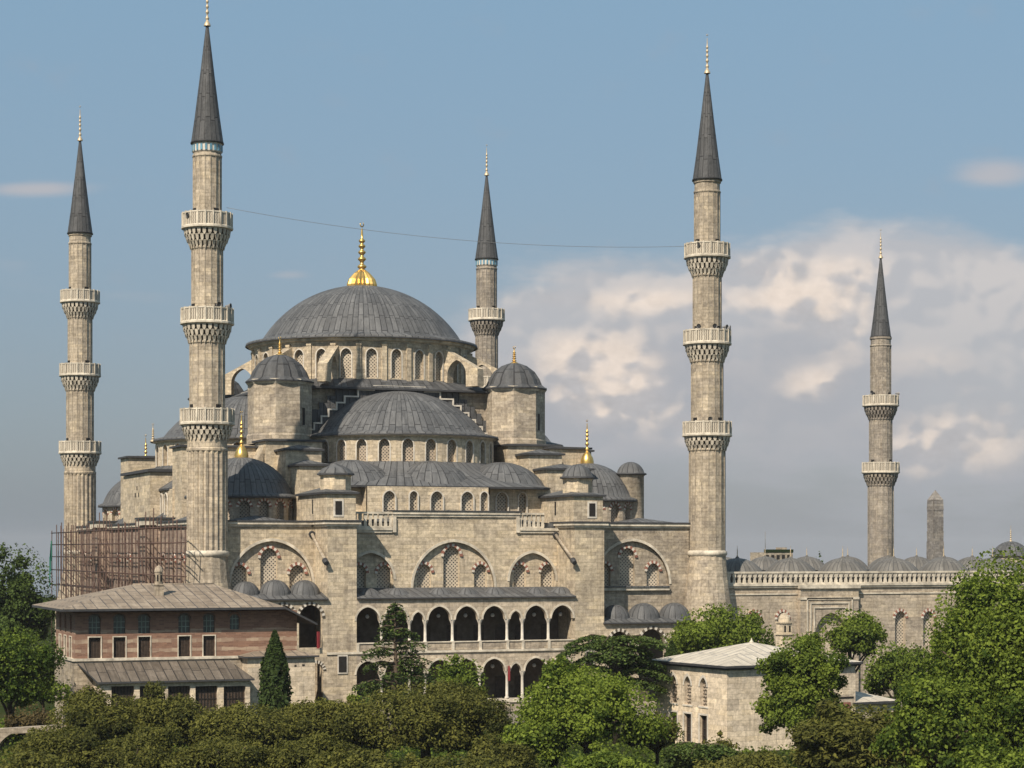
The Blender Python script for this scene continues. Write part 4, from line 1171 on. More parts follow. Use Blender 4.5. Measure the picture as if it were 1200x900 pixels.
mb.box(uc0, uc1, VC-.14, VC+.14, zb+.003, zb+.14); mb.box(uc0, uc1, VC-.18, VC+.18, zb+1.12, zb+1.32)
n = int((uc1-uc0)/.62)
for i in range(n+1):
    a = uc0+.15+(uc1-uc0-.3)*i/n
    for z0, z1, hw in ((.14, .42, .16), (.42, .72, .11), (.72, 1.12, .2)):
        mb.box(a-hw, a+hw, VC-.1, VC+.1, zb+z0, zb+z1)
mb.build('balustrade', ['trim'], ct)
mb = MB()
mb.box(uc0, uc1, VC+.5, 8.2, 12.9, 13.05, 0); mb.box(uc0, uc1, 54.5, 61.6, 12.9, 13.05, 0); mb.box(uc0, 62.3, 8.2, 54.5, 12.9, 13.05, 0); mb.box(109, uc1, 8.2, 54.5, 12.9, 13.05, 0)
mb.box(uc0, uc1, 8.0, 8.2, 0, 12.9, 1); mb.box(uc0, uc1, 54.5, 54.7, 0, 12.9, 1)
mb.build('arcade_roof', ['lead_court', 'stone_court'], ct)
mb = MB(); mb.lathe([(3.15, 13.03), (3.12, 13.3)], 28, mi=1, smooth=False); mb.lathe([(3.2, 13.3), (3.1, 13.42)]+capprof(2.95, 1.75, 13.42, 9), 32, mi=0, seams=26)
mb.lathe([(.3, 15.1), (.12, 15.35)], 10)
d0 = mb.build('courtyard_dome', ['lead_court', 'edge'], ct, (60, 4.4, 0))
make_finial(15.25, 1.25, .16).build('finial', 'gold_old', d0)
spots = []
for i in range(9): spots += [(59.4+i*6.55, 4.4), (59.4+i*6.55, 58.0)]
for j in range(1, 8): spots += [(59.4, 4.4+j*6.7), (112.2, 4.4+j*6.7)]
d0.location = (spots[0][0]-85, spots[0][1]-30, 0)
for s_ in spots[1:]: child_copy(d0, ct, (s_[0], s_[1], 0))
# raised gate dome at the far side
px_, py_ = 113.6, 31.3
gt = thing('gate_pavilion', 'small dome on a raised drum at the right edge, beyond the courtyard', 'building', (px_, py_, 0))
mb = MB(); mb.lathe([(2.5, 0), (2.5, 15.2), (2.65, 15.3)], 12, px_, py_, 0, smooth=False); mb.build('drum', ['stone_court'], gt)
mb = MB(); mb.lathe([(2.8, 15.3)]+capprof(2.4, 1.75, 15.45, 8), 28, px_, py_, seams=20); dd = mb.build('dome', ['lead'], gt)
make_finial(17.1, 2.1, .25, px_, py_).build('finial', 'gold_old', dd)
# walled obelisk
ox, oy = T(1096, 352)
ob = thing('obelisk', 'rough masonry obelisk with a pointed tip beyond the courtyard', 'obelisk', (ox, oy, 0))
mb = MB(); h = 1.25
for i in range(14):
    z0, z1 = i*1.75, (i+1)*1.75; r0 = h*(1-.24*i/14); r1 = h*(1-.24*(i+1)/14)
    r0 += random.uniform(-.07, .07)
    a = [(ox+sx*r0, oy+sy*r0, z0) for sx, sy in ((-1, -1), (1, -1), (1, 1), (-1, 1))]; b_ = [(ox+sx*r1, oy+sy*r1, z1) for sx, sy in ((-1, -1), (1, -1), (1, 1), (-1, 1))]
    for k in range(4): mb.face([a[k], a[(k+1) % 4], b_[(k+1) % 4], b_[k]])
mb.build('shaft', ['stone_dark'], ob)
mb = MB(); r1 = h*.77; mb.cone_roof([(ox-r1, oy-r1), (ox+r1, oy-r1), (ox+r1, oy+r1), (ox-r1, oy+r1)], 24.5, (ox, oy, 26.2), 0, .01); mb.build('tip', ['stone_dark'], ob)
# distant block with mast
bx, by = T(904, 420)
db = thing('distant_building', 'dark distant block with rooftop planting and a thin mast behind the courtyard domes', 'building', (bx, by, 0), rz=0)
mb = MB(); mb.box(bx-3.2, bx+3.2, by-3, by+3, 0, 15.6, 0)
for i in range(5): mb.box(bx-2.9+i*1.2, bx-2.2+i*1.2, by-3.03, by-3.002, 14.2, 15.1, 1)
mb.build('wall', ['stone_grey', 'dark'], db)
mb = MB(); mb.tube([(bx-1.4, by, 15.5), (bx-1.4, by, 19.8)], .07, 5); mb.build('mast', 'grey_metal', db)
mb = MB(); mb.box(bx-3.3, bx+3.3, by-3.1, by-2.9, 15.6, 16.2, 0); mb.box(bx+1, bx+2.4, by-2, by, 15.6, 16.6, 1); mb.build('parapet', ['leaf_dark', 'stone_grey'], db)

# ================================================================== SCAFFOLDING on the left flank
scf = thing('scaffolding', 'rusty tube scaffolding covering the left flank of the mosque', 'scaffolding', (UL-4, 32, 0))
def tubebox(p, q, r): mb = MB(); mb.tube([p, q], r, 4); return mb
vs = [-3.4+i*1.75 for i in range(41)]
i0 = None
for li, xx in enumerate((UL-1.9, UL-2.7)):
    for i, v in enumerate(vs):
        if li == 1 and i % 2: continue
        top = 18.9+random.uniform(-.8, .5)+(1.0 if 20 < i < 24 or 6 < i < 10 else 0)
        tubebox((xx, v, 0), (xx, v, top), .055).build('standard', 'steel', scf)
for xx in (UL-1.9, UL-2.7):
    for k, z in enumerate((2, 4, 6, 8, 9.9, 11.8, 13.6, 15.2, 16.7, 18.2)):
        tubebox((xx, vs[0]-.4, z+random.uniform(-.05, .05)), (xx, vs[-1]+.5, z+random.uniform(-.05, .05)), .06).build('ledger', 'steel', scf)
for k in range(9):
    v = vs[2+3*k]; tubebox((UL-2.75, v, 9+2*(k % 3)), (UL-2.75, v+4, 13+2*(k % 3)), .06).build('brace', 'steel', scf)
for k in range(10):
    a = vs[(k*3) % 28]; z = (8, 11.8, 15.2)[k % 3]
    mb = MB(); mb.box(UL-2.65, UL-1.95, a, a+5.6, z+.1, z+.16); mb.build('plank', 'wood', scf)
mb = MB()
for k in range(6): mb.box(UL-2.92, UL-2.88, vs[-1]-1.0+.25*k, vs[-1]-.8+.25*k+random.uniform(.1, .4), 14.6-k*.5+random.uniform(-1, 1), 17.2-.4*k)
mb.build('netting', 'net', scf)

# ================================================================== BRICK AND STONE LODGE
VL = -19.0; VLb = -9.5
l0, l1 = U(88, VL), U(348, VL)
lg = thing('lodge', 'two-storey lodge with brick and stone bands, shuttered windows and wide lead eaves', 'building', ((l0+l1)/2, VL, 0))
ze = 10.75
mb = MB(); hs_ = []; ws = []
zl = lambda py, px=180: Zp(py, U(px, VL), VL)
for px in (111, 140, 169, 216, 245):
    u = U(px, VL); w = 1.02; hs_ += [arch(u, zl(742), w, zl(720)-zl(742), .42), rect(u-w/2, u+w/2, zl(770), zl(746))]; ws += [(u, w)]
us = U(275, VL); hs_.append(arch(us, zl(739), .85, zl(721)-zl(739), .38))
mb.wall(F0, rect(l0, l1, zl(773), ze), hs_, VL, .28)
fls = frame(l0, VLb, -PI/2)
hs2 = []
for a in (2.2, 4.8, 7.4): hs2 += [arch(a, zl(742), .9, zl(720)-zl(742), .42), rect(a-.55, a+.55, zl(770), zl(746))]
D = VLb-VL
mb.wall(fls, rect(0, D, zl(773), ze), [h for h in hs2], 0, .28)
mb.box(l1-.02, l1, VL+.002, VLb, 0, ze, 0); mb.box(l0, l1, VLb-.02, VLb, 0, ze, 0)
mb.build('wall', ['striped'], lg)
mb = MB(); mb.wall(F0, rect(l0-.12, l1+.1, 0, zl(773)-.02), [], VL-.1, .1); fl2 = frame(l0-.12, VLb, -PI/2)
slots = [rect(a-.3, a+.3, 2.2, 4.3) for a in (2.4, 4.8, 7.2)]
mb.wall(fl2, rect(0, D+.1, 0, zl(773)-.02), slots, 0, .3); mb.build('lower_wall', ['stone_grey'], lg)
mb = MB(); mb.wall(fl2, rect(0, D, 0, 6), [], .35, .1); mb.build('slot_shade', ['dark'], lg)  # near-black sheet stands for the shade inside the slots
mb = MB(); mb.box(l0-.25, l1+.05, VL-.22, VL+.1, zl(773)-.016, zl(773)+.2, 0); mb.box(l0-.25, l0+.1, VL+.1, VLb, zl(773)-.016, zl(773)+.2, 0); mb.build('string_course', ['trim'], lg)
src_u = src_s = None
def lodge_win(p, rz, w=1.02, shut=True, hgt=None):
    global src_u, src_s
    if src_u is None:
        h = zl(720)-zl(742); m_ = MB(); o_ = arch(0, 0, w, h, .42); m_.face([(a, 0, z) for a, z in o_], 0)
        for x in (-w/6, w/6): m_.box(x-.03, x+.03, -.05, -.003, 0, h*.9, 1)
        for z in (h*.33, h*.62): m_.box(-w/2, w/2, -.055, -.053+.05-.003, z-.03, z+.03, 1)
        src_u = m_.build('window', ['glass', 'green_frame'], lg, p, rz)
        m2_ = MB(); inn = archtop(0, 0, w, .42, 6); out = archtop(0, 0, w+.2, .52, 6); zs = h-.42
        for i in range(len(inn)-1): m2_.face([(inn[i][0], -.26, zs+inn[i][1]), (inn[i+1][0], -.26, zs+inn[i+1][1]), (out[i+1][0], -.26, zs+out[i+1][1]), (out[i][0], -.26, zs+out[i][1])][::-1], 0)
        m2_.build('window_frame', ['green_frame'], src_u)
    else: child_copy(src_u, lg, p, rz)
    if not shut: return
    q = (p[0], p[1], zl(770))
    if src_s is None:
        h = zl(746)-zl(770); m_ = MB(); m_.face([(-w/2, 0, 0), (w/2, 0, 0), (w/2, 0, h), (-w/2, 0, h)], 0)
        for i in range(8): x = -w/2+.06+i*(w-.12)/7; m_.box(x-.035, x+.035, -.06, -.003, .03, h-.03, 0)
        src_s = m_.build('shutter', ['wood'], lg, q, rz)
        m2_ = MB(); t = .09
        m2_.box(-w/2-t, -w/2, -.32, -.2, -t, h+t); m2_.box(w/2, w/2+t, -.32, -.2, -t, h+t); m2_.box(-w/2, w/2, -.32, -.2, h, h+t); m2_.box(-w/2, w/2, -.32, -.2, -t, 0)
        m2_.build('shutter_frame', ['trim'], src_s)
    else: child_copy(src_s, lg, q, rz)
for u, w in ws: lodge_win((u, VL+.26, zl(742)), 0)
lodge_win((us, VL+.26, zl(740)), 0, shut=False)
for a in (2.2, 4.8, 7.4): lodge_win(fls(a, zl(742), .26), -PI/2)
# hipped lead roof with wide eaves
ov = 1.4; x0, x1, y0, y1 = l0-ov, l1-1.4, VL-ov, VLb+4.5
xr0, xr1, yr, zr = x0+8.0, x1-4.0, -10.5, 12.95
mb = MB(); zz = ze+.33
e = [(x0, y0, zz), (x1, y0, zz), (x1, y1, zz), (x0, y1, zz)]; r0_, r1_ = (xr0, yr, zr), (xr1, yr, zr)
mb.face([e[0], e[1], r1_, r0_], 0); mb.face([e[2], e[3], r0_, r1_], 0); mb.face([e[3], e[0], r0_], 0); mb.face([e[1], e[2], r1_], 0)
for i in range(4):
    a, b_ = e[i], e[(i+1) % 4]; mb.face([(a[0], a[1], a[2]-.2), (b_[0], b_[1], b_[2]-.2), b_, a], 1)
mb.face([(p[0], p[1], p[2]-.2) for p in reversed(e)], 2)
mb.tube([r0_, r1_], .1, 6, 0)
mb.build('roof', ['lead_brown', 'edge', 'wood'], lg)
# sloping canopy falling away at the right end
mb = MB(); xe = U(372, y0)
A = [(x1, y0, zz), (xe, y0, zz-1.45), (xe, y1-3, zz-1.45), (x1, y1-3, zz+.0)]
mb.face(A, 0); B_ = [(p[0], p[1], p[2]-.18) for p in A]; mb.face(list(reversed(B_)), 1)
for i in range(4): mb.face([B_[i], B_[(i+1) % 4], A[(i+1) % 4], A[i]], 2)
mb.build('canopy', ['lead_brown', 'wood', 'edge'], lg)
# chimney
cx_, cy_ = U(186, -15), -15.
mb = MB(); mb.box(cx_-.36, cx_+.36, cy_-.36, cy_+.36, 11.6, 12.95, 0); mb.box(cx_-.43, cx_+.43, cy_-.43, cy_+.43, 12.95, 13.05, 0)
mb.lathe([(.33, 13.05), (.33, 14.1)], 8, cx_, cy_, 0, smooth=False); mb.lathe([(.4, 14.1), (.39, 14.2), (.3, 14.5), (0, 14.72)], 8, cx_, cy_, 0, smooth=False)
for a in (-60, -120, -180): mb.box(-.08, .08, -.02, .1, 13.3, 13.85, 1, frame(cx_+.32*math.cos(R(a)), cy_+.32*math.sin(R(a)), R(a)+PI/2))
mb.build('chimney', ['stone_grey', 'dark'], lg)
# front annex with lean-to lead roof
ax0, ax1, av = U(118, -22.5), U(293, -22.5), -22.5
za = Zp(797, (ax0+ax1)/2, av); zt = zl(774)
mb = MB(); n = 5; hs_ = []
for px in (144, 177, 210, 242, 275):
    u = U(px, av); hs_.append(rect(u-.95, u+.95, .8, Zp(804, u, av)))
mb.wall(F0, rect(ax0, ax1, 0, za-.05), hs_, av, .4); mb.box(ax0, ax0+.3, av+.002, VL-.1, 0, za-.05, 0); mb.box(ax1-.3, ax1, av+.002, VL-.1, 0, za-.05, 0)
mb.build('annex_wall', ['stone_cream'], lg)
for px in (144, 177, 210, 242, 275):
    u = U(px, av); h = Zp(804, u, av)-.8; m_ = MB(); m_.box(u-.95, u+.95, av+.32, av+.36, .8, .8+h, 0)
    for i in range(7): m_.box(u-.95+.27*i, u-.9+.27*i, av+.26, av+.318, .8, .8+h, 1)
    for z in (.35, .7): m_.box(u-.95, u+.95, av+.25, av+.258, .8+h*z, .86+h*z, 1)
    m_.build('window', ['wood', 'dark'], lg)
mb = MB(); A = [(ax0-.3, av-.4, za), (ax1+.3, av-.4, za), (ax1-1.0, VL-.1, zt-.1), (ax0-1.3, VL-.1, zt-.1)]
mb.face(A, 0); mb.face([(p[0], p[1], p[2]-.16) for p in reversed(A)], 1)
for i in range(4): a, b_ = A[i], A[(i+1) % 4]; mb.face([(a[0], a[1], a[2]-.16), (b_[0], b_[1], b_[2]-.16), b_, a], 1)
mb.build('annex_roof', ['lead_warm', 'edge'], lg)
# low stone block at the right with pyramid roof
bx0, bx1, bv = U(285, -21), U(369, -21), -21.
zb_ = Zp(770, (bx0+bx1)/2, bv)
pb = thing('gatehouse', 'low rubble stone block with a flat pyramid lead roof behind the cypress', 'building', ((bx0+bx1)/2, bv, 0))
mb = MB(); mb.box(bx0+.4, bx1, bv, -10, 0, zb_-.05, 0); mb.build('wall', ['stone_cream'], pb)
mb = MB(); mb.cone_roof([(bx0, bv-.35), (bx1+.3, bv-.35), (bx1+.3, -9.8), (bx0, -9.8)], zb_+.1, (U(313, -16), -16, zb_+.95), 0, .15, 1); mb.build('roof', ['lead_brown', 'edge'], pb)
mb = MB(); mb.box(bx0+2.0, bx0+2.5, bv-.02, bv+.1, 5.3, 5.5, 0); mb.box(U(345, bv), U(347.5, bv), bv-.02, bv+.1, 5.9, 6.05, 0); mb.box(U(354, bv), U(357, bv), bv-.02, bv+.1, 5.95, 6.1, 0); mb.build('wall_hole', ['dark'], pb)
# red cloths hung up
mb = MB()
for i in range(4): mb.face([(0+.18*i, .05*(i % 2), 0), (.18+.18*i, .05*((i+1) % 2), 0), (.12+.2*i, .05*((i+1) % 2), 2.1), (-.05+.2*i, .05*(i % 2), 2.2)])
f1 = mb.build('hanging_flag', 'cloth_red'); f1.scale = (.4, 1, .75); f1.location = (U(371, VP-.4), VP-.4, Zp(760, U(371, VP-.4), VP-.4)); tag(f1, 'red flag hanging at the arch right of the brick lodge', 'flag', 'red flags on the gallery')
f2 = f1.copy(); COL.objects.link(f2); f2.location = (U(595, VP-.2), VP-.2, Zp(798, U(595, VP-.2), VP-.2)); f2.scale = (.35, 1, .7); f2['label'] = 'red flag on a ground gallery column in the middle of the mosque front'

# ================================================================== SMALL STONE SCHOOL at the right
ex, ey = T(852, 165); rz = R(7.5); LW, LD = 12.8, 10.1
ms = thing('stone_hall', 'cream stone hall with pale hipped roof and three tall arched windows', 'building', (ex, ey, 0), rz=rz)
eh = 6.55; FS = frame(0, 0, 0)
mb = MB(); mb.wall(frame(0, 0, 0), rect(0, LW, 0, eh), [], 0, .3)
fL = frame(0, LD, -PI/2); hs_ = []; ups_ = []
for px in (790, 806.5, 825):
    # sight line to the left face of the hall (rotated frame)
    k = (px-600)/FP; X0, Y0 = 17.0, 165.0; dx, dy = -.4894, .872
    t = (k*Y0-X0)/(dx-k*dy); a = LD-t; ups_.append(a)
    hs_ += [arch(a, 3.5, .95, 2.3, .75), rect(a-.52, a+.52, .45, 2.75)]
mb.wall(fL, rect(0, LD, 0, eh), hs_, 0, .35)
mb.box(LW-.02, LW, 0.003, LD, 0, eh, 0); mb.box(0, LW, LD-.02, LD, 0, eh, 0)
mb.build('wall', ['stone_cream'], ms, 'zero')
wsrc = dsrc = None
for a in ups_:
    p = fL(a, 3.5, .32); q = fL(a, .45, .32)
    if wsrc is None:
        m_ = MB(); o_ = arch(0, 0, .95, 2.3, .75); m_.face([(x, 0, z) for x, z in o_], 0, [(x, z) for x, z in o_]); 
        for i in range(7): m_.box(-.475, .475, -.05, -.003, .28*i+.1, .28*i+.16, 1)
        wsrc = m_.build('arched_window', ['grille_d', 'inner'], ms, 'zero'); wsrc.location = p; wsrc.rotation_euler = (0, 0, -PI/2)
        m2_ = MB(); inn = archtop(0, 0, .95, .75, 7); out = archtop(0, 0, 1.35, 1.0, 7)
        for i in range(len(inn)-1):
            m2_.face([(inn[i][0], -.38, 1.55+inn[i][1]), (inn[i+1][0], -.38, 1.55+inn[i+1][1]), (out[i+1][0], -.38, 1.55+out[i+1][1]), (out[i][0], -.38, 1.55+out[i][1])][::-1])
        m2_.box(-.7, .7, -.38, -.33, -.15, -.02); m2_.build('window_frame', ['trim_light'], wsrc)
        m_ = MB(); m_.box(-.52, .52, 0, .02, 0, 2.3, 0); m_.box(-.52, -.44, -.1, -.003, 0, 2.3, 1); m_.box(.44, .52, -.1, -.003, 0, 2.3, 1); m_.box(-.04, .04, -.1, -.003, 0, 2.3, 1)
        for z in (.6, 1.2, 1.8): m_.box(-.44, .44, -.07, -.02, z, z+.04, 1)
        dsrc = m_.build('window', ['dark', 'wood'], ms, 'zero'); dsrc.location = q; dsrc.rotation_euler = (0, 0, -PI/2)
        m2_ = MB(); m2_.box(-.68, -.52, -.37, -.33, -.1, 2.45); m2_.box(.52, .68, -.37, -.33, -.1, 2.45); m2_.box(-.52, .52, -.37, -.33, 2.3, 2.45); m2_.build('window_frame', ['trim_light'], dsrc)
    else: child_copy(wsrc, ms, p, -PI/2).location = p; child_copy(dsrc, ms, q, -PI/2).location = q
o_ = .45
mb = MB(); mb.box(-.2, LW+.2, -.2, LD+.2, eh+.003, eh+.14, 1)
mb.cone_roof([(-o_, -o_), (LW+o_, -o_), (LW+o_, LD+o_), (-o_, LD+o_)], eh+.34, (LW*.47, LD*.5, 8.45), 0, .18, 1)
mb.lathe([(.16, 8.4), (.18, 8.5), (.07, 8.6), (.05, 8.72), (0, 8.8)], 8, LW*.47, LD*.5, 2)
mb.build('roof', ['lead_pale', 'edge', 'trim'], ms, 'zero')
mb = MB(); mb.box(LW-2.6, LW-.2, -.03, -.003, 3.9, 4.05, 1); mb.box(LW-2.4, LW-.5, -.02, -.003, 2.2, 3.6, 0); mb.build('brick_patch', ['red', 'dark'], ms, 'zero')
# chimney standing on the back of that roof
gx, gy = T(919, 181); 
mb = MB(); mb.box(-.55, .55, -.5, .5, 6.2, 8.7, 0); mb.box(-.65, .65, -.6, .6, 8.7, 8.82, 0); mb.box(-.5, .5, -.45, .45, 8.82, 9.7, 0); mb.box(-.6, .6, -.55, .55, 9.7, 9.82, 0)
mb.lathe([(.55, 9.82), (.5, 10.2), (.3, 10.5), (0, 10.62)], 10, mi=0)
for x in (-.25, .25): mb.box(x-.09, x+.09, -.47, -.452, 8.95, 9.5, 1)
ch = mb.build('chimney', ['stone_b', 'dark'], ms, 'zero')
dx, dy = gx-ex, gy-ey; ch.location = (dx*math.cos(rz)+dy*math.sin(rz), -dx*math.sin(rz)+dy*math.cos(rz), 0)
# low outbuilding to its right
qx, qy = T(1003, 171)
lo = thing('outbuilding', 'low cream outbuilding with a pale lean-to roof beside the stone hall', 'building', (qx, qy, 0), rz=rz)
mb = MB(); mb.box(0, 4.6, .5, 5, 0, 3.3, 0); mb.build('wall', ['stone_cream'], lo, 'zero')
mb = MB(); mb.cone_roof([(-.1, .1), (4.8, .1), (4.8, 5.4), (-.1, 5.4)], 3.55, (2.2, 3.5, 4.3), 0, .2, 1); mb.build('roof', ['lead_pale', 'edge'], lo, 'zero')

# low arched garden wall, bottom left
gx, gy = T(38, 150)
gw = MB(); o_ = arch(0, -6, 5.2, 7.6, 2.2, 10)
def gwf(a, z, d): return (a*CH+d*SH*0-d*-SH*0+0*d+ (-SH)*-0 + 0, a*-SH*0+d, z)
pl = [(-4.5, 0), (-2.6, 0)]+[(q[0], 1.0+q[1]) for q in archtop(0, 0, 5.2, 2.0, 9)]+[(2.6, 0), (5.5, 0), (5.5, 3.4), (2, 3.5), (-2.6, 3.2), (-4.5, 2.6)]
for d_, rv in ((-.5, 0), (.5, 1)):
    for tr_ in tessellate_polygon([[Vector((a, z, 0)) for a, z in pl]]): gw.face([(pl[i][0], d_, pl[i][1]) for i in tr_], 0, [pl[i] for i in tr_])
for i in range(len(pl)):
    a, b_ = pl[i], pl[(i+1) % len(pl)]; gw.face([(a[0], -.5, a[1]), (b_[0], -.5, b_[1]), (b_[0], .5, b_[1]), (a[0], .5, a[1])], 0)
go = gw.build('garden_wall', ['stone_grey']); go.location = (gx, gy, 0); go.rotation_euler = (0, 0, -HD); tag(go, 'low weathered stone wall with an arch in the bottom left corner', 'wall')

# ================================================================== GROUND
mb = MB(); mb.face([(-700, -500, 0), (900, -500, 0), (900, 520, 0), (-700, 520, 0)])
mb.face([(-700, 520, 0), (900, 520, 0), (900, 900, -36), (-700, 900, -36)]); mb.face([(900, -500, 0), (1300, -500, -36), (1300, 900, -36), (900, 900, -36), (900, 520, 0)]); mb.face([(-1100, -500, -36), (-700, -500, 0), (-700, 520, 0), (-700, 900, -36), (-1100, 900, -36)]); struct(mb.build('ground', 'ground'))
m, nt, b = mat('sea_water'); M['sea'] = m
b.inputs['Base Color'].default_value = (.05, .075, .09, 1); b.inputs['Roughness'].default_value = .12
bump(nt, noise(nt, world_pos(nt), .05, 4), b, .1, .5)
mb = MB(); mb.face([(-8000, -2500, -35), (8000, -2500, -35), (8000, 8600, -35), (-8000, 8600, -35)]); struct(mb.build('sea', 'sea'))
mb = MB(); mb.face([(l1+2, -17, .008), (uc1, -17, .008), (uc1, -5, .008), (l1+2, -5, .008)]); struct(mb.build('path', 'paving'))
# ================================================================== TREES
rng = np.random.default_rng(11)
def leaves(name, C, size, mat_, parent, outward=None, up=.25, elong=1.0):
    """one small two-sided leaf quad at every centre"""
    n = len(C)
    nrm = rng.normal(size=(n, 3))
    if outward is not None: nrm = nrm*.75+outward*.9
    nrm[:, 2] += up
    nrm /= np.linalg.norm(nrm, axis=1, keepdims=True)+1e-9
    a = np.cross(nrm, rng.normal(size=(n, 3))); a /= np.linalg.norm(a, axis=1, keepdims=True)+1e-9
    b_ = np.cross(nrm, a)
    s_ = size*rng.uniform(.6, 1.25, (n, 1))
    V = np.empty((n, 4, 3)); V[:, 0] = C-a*s_*.5*elong; V[:, 1] = C-b_*s_*.36; V[:, 2] = C+a*s_*.5*elong; V[:, 3] = C+b_*s_*.36
    me = bpy.data.meshes.new(name); me.vertices.add(n*4); me.vertices.foreach_set('co', V.reshape(-1).astype(np.float32))
    me.loops.add(n*4); me.loops.foreach_set('vertex_index', np.arange(n*4, dtype=np.int32))
    me.polygons.add(n); me.polygons.foreach_set('loop_start', np.arange(0, n*4, 4, dtype=np.int32)); me.polygons.foreach_set('loop_total', np.full(n, 4, dtype=np.int32))
    me.update(calc_edges=True); me.materials.append(M[mat_])
    at = me.attributes.new('tint', 'FLOAT', 'FACE')
    return me, at, n
def crown_obj(name, C, tint, size, mat_, parent, outward=None, up=.25, elong=1.0):
    me, at, n = leaves(name, C, size, mat_, parent, outward, up, elong)
    at.data.foreach_set('value', np.clip(tint, 0, 1).astype(np.float32))
    o = bpy.data.objects.new(name, me); COL.objects.link(o); o.parent = parent; return o
def lobed(rx, ry, h, zc, nl, per, lr, seed, shape='round'):
    """leaf positions on the skins of many lobes spread through an uneven crown"""
    g = np.random.default_rng(seed); P, O, Tt = [], [], []
    nl = int(nl*.62); per = int(per*1.55); lr = lr*1.02
    for i in range(nl):
        d = g.normal(size=3); d /= np.linalg.norm(d)
        if d[2] < -.45: d[2] *= -.6
        q = g.uniform(.45, 1.0)**.5 if i > nl*.25 else g.uniform(.1, .5)
        if d[2] < -.1 and shape == 'full': hs = 1/max(.45, math.hypot(d[0], d[1])); d[0] *= hs; d[1] *= hs
        sc3 = np.array([rx, ry, h/2])
        if i % 6 == 0: q = g.uniform(1.0, 1.22)
        wob = 1+.26*math.sin(d[0]*4+seed)+.2*math.sin(d[1]*5+2*seed)+.14*math.sin(d[2]*6+3*seed)
        c = d*sc3*q*.82*wob
        r = lr*g.uniform(.5, 1.25)*(.75 if i % 6 == 0 else 1)
        m_ = int(per*(r/lr)**2)
        e = g.normal(size=(m_, 3)); e /= np.linalg.norm(e, axis=1, keepdims=True)
        rad = r*g.uniform(.5, 1.0, (m_, 1))**.7*(1+.18*np.sin(e[:, :1]*7+i)+.15*np.sin(e[:, 1:2]*8+2*i))
        e2 = e*np.array([1, 1, .8])
        P.append(c+e2*rad); O.append(e); Tt.append(np.full(m_, g.uniform(.05, .75))+g.normal(size=m_)*.2+.22*e[:, 2])  # lobe tops tinted lighter: light from above put into the leaf colour
    # stray twigs breaking the outline
    m_ = int(nl*per*.05); e = g.normal(size=(m_, 3)); e /= np.linalg.norm(e, axis=1, keepdims=True); e[:, 2] = np.where(e[:, 2] < -.3, -e[:, 2], e[:, 2])
    P.append(e*np.array([rx, ry, h/2])*g.uniform(.85, 1.12, (m_, 1))); O.append(e); Tt.append(g.uniform(.2, .9, m_))
    P = np.concatenate(P); P[:, 2] += zc
    return P, np.concatenate(O), np.concatenate(Tt)
def trunk(parent, h, r, lean, crown_z, spread, seed, nb=6):
    g = random.Random(seed); mb = MB()
    top = (lean[0], lean[1], h)
    mb.tube([(0, 0, -.2), (lean[0]*.3, lean[1]*.3, h*.35), (lean[0]*.7, lean[1]*.7, h*.7), top], [r*1.3, r, r*.75, r*.4], 8)
    for i in range(nb):
        a = 2*PI*i/nb+g.uniform(-.4, .4); z0 = h*g.uniform(.4, .8); q = z0/h
        s0 = Vector((lean[0]*q, lean[1]*q, z0)); e = Vector((math.cos(a)*spread*g.uniform(.5, .85), math.sin(a)*spread*g.uniform(.5, .85), crown_z+g.uniform(-.2, .6)*spread*.6))
        m_ = s0.lerp(e, .5)+Vector((0, 0, spread*.1))
        mb.tube([s0, m_, e], [r*.5, r*.33, r*.12], 6)
    mb.build('trunk', 'bark', parent, 'zero')
def tree(name, label, cat, px, Y, top_py, wpx, bot_py, mat_, leaf=.3, nl=60, per=260, lr=None, seed=1, group=None, shape='round', up=.25, elong=1., dz=0, flat=1.0, tint=0.):
    x, y = T(px, Y); sc_ = Y/FP; ztop = CAM[2]-(top_py-645)*sc_; zbot = max(.3, CAM[2]-(bot_py-645)*sc_)
    rx = wpx*sc_/2; h = ztop-zbot; zc = (ztop+zbot)/2
    t = thing(name, label, cat, (x, y, 0), group)
    lr = lr or rx*.27
    P, O, Tt = lobed(rx*.92, rx*.92*flat, h*.95, zc, nl, per, lr, seed, shape)
    P[:, 2] = np.maximum(P[:, 2], .15)
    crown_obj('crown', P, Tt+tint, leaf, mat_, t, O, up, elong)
    trunk(t, zc, max(.14, rx*.07), (random.uniform(-.3, .3), random.uniform(-.3, .3)), zc, rx, seed)
    return t
def cypress(label, px, Y, top_py, wpx, seed, mat_='leaf_dark', zbot=.4, per=9000):
    x, y = T(px, Y); sc_ = Y/FP; ztop = CAM[2]-(top_py-645)*sc_; r = wpx*sc_/2
    t = thing('cypress', label, 'tree', (x, y, 0)); g = np.random.default_rng(seed)
    q = g.uniform(0, 1, per)**.85; a = g.uniform(0, 2*PI, per)
    prof = np.clip(np.minimum((1-q)*3.2, .55+q*2.2), 0, 1)**.75*(1-.35*q)
    wob = 1+.13*np.sin(a*5+q*17)+.1*np.sin(a*9-q*31)
    rr = r*prof*wob*g.uniform(.72, 1.06, per)
    P = np.stack([rr*np.cos(a), rr*np.sin(a), zbot+(ztop-zbot)*q], 1)
    O = np.stack([np.cos(a), np.sin(a), np.full(per, .4)], 1)
    crown_obj('crown', P, g.uniform(.05, .7, per), .26, mat_, t, O, .1, 1.4)
    mb = MB(); mb.tube([(0, 0, -.2), (0, 0, ztop*.8)], [.22, .05], 7); mb.build('trunk', 'bark', t, 'zero')
    return t
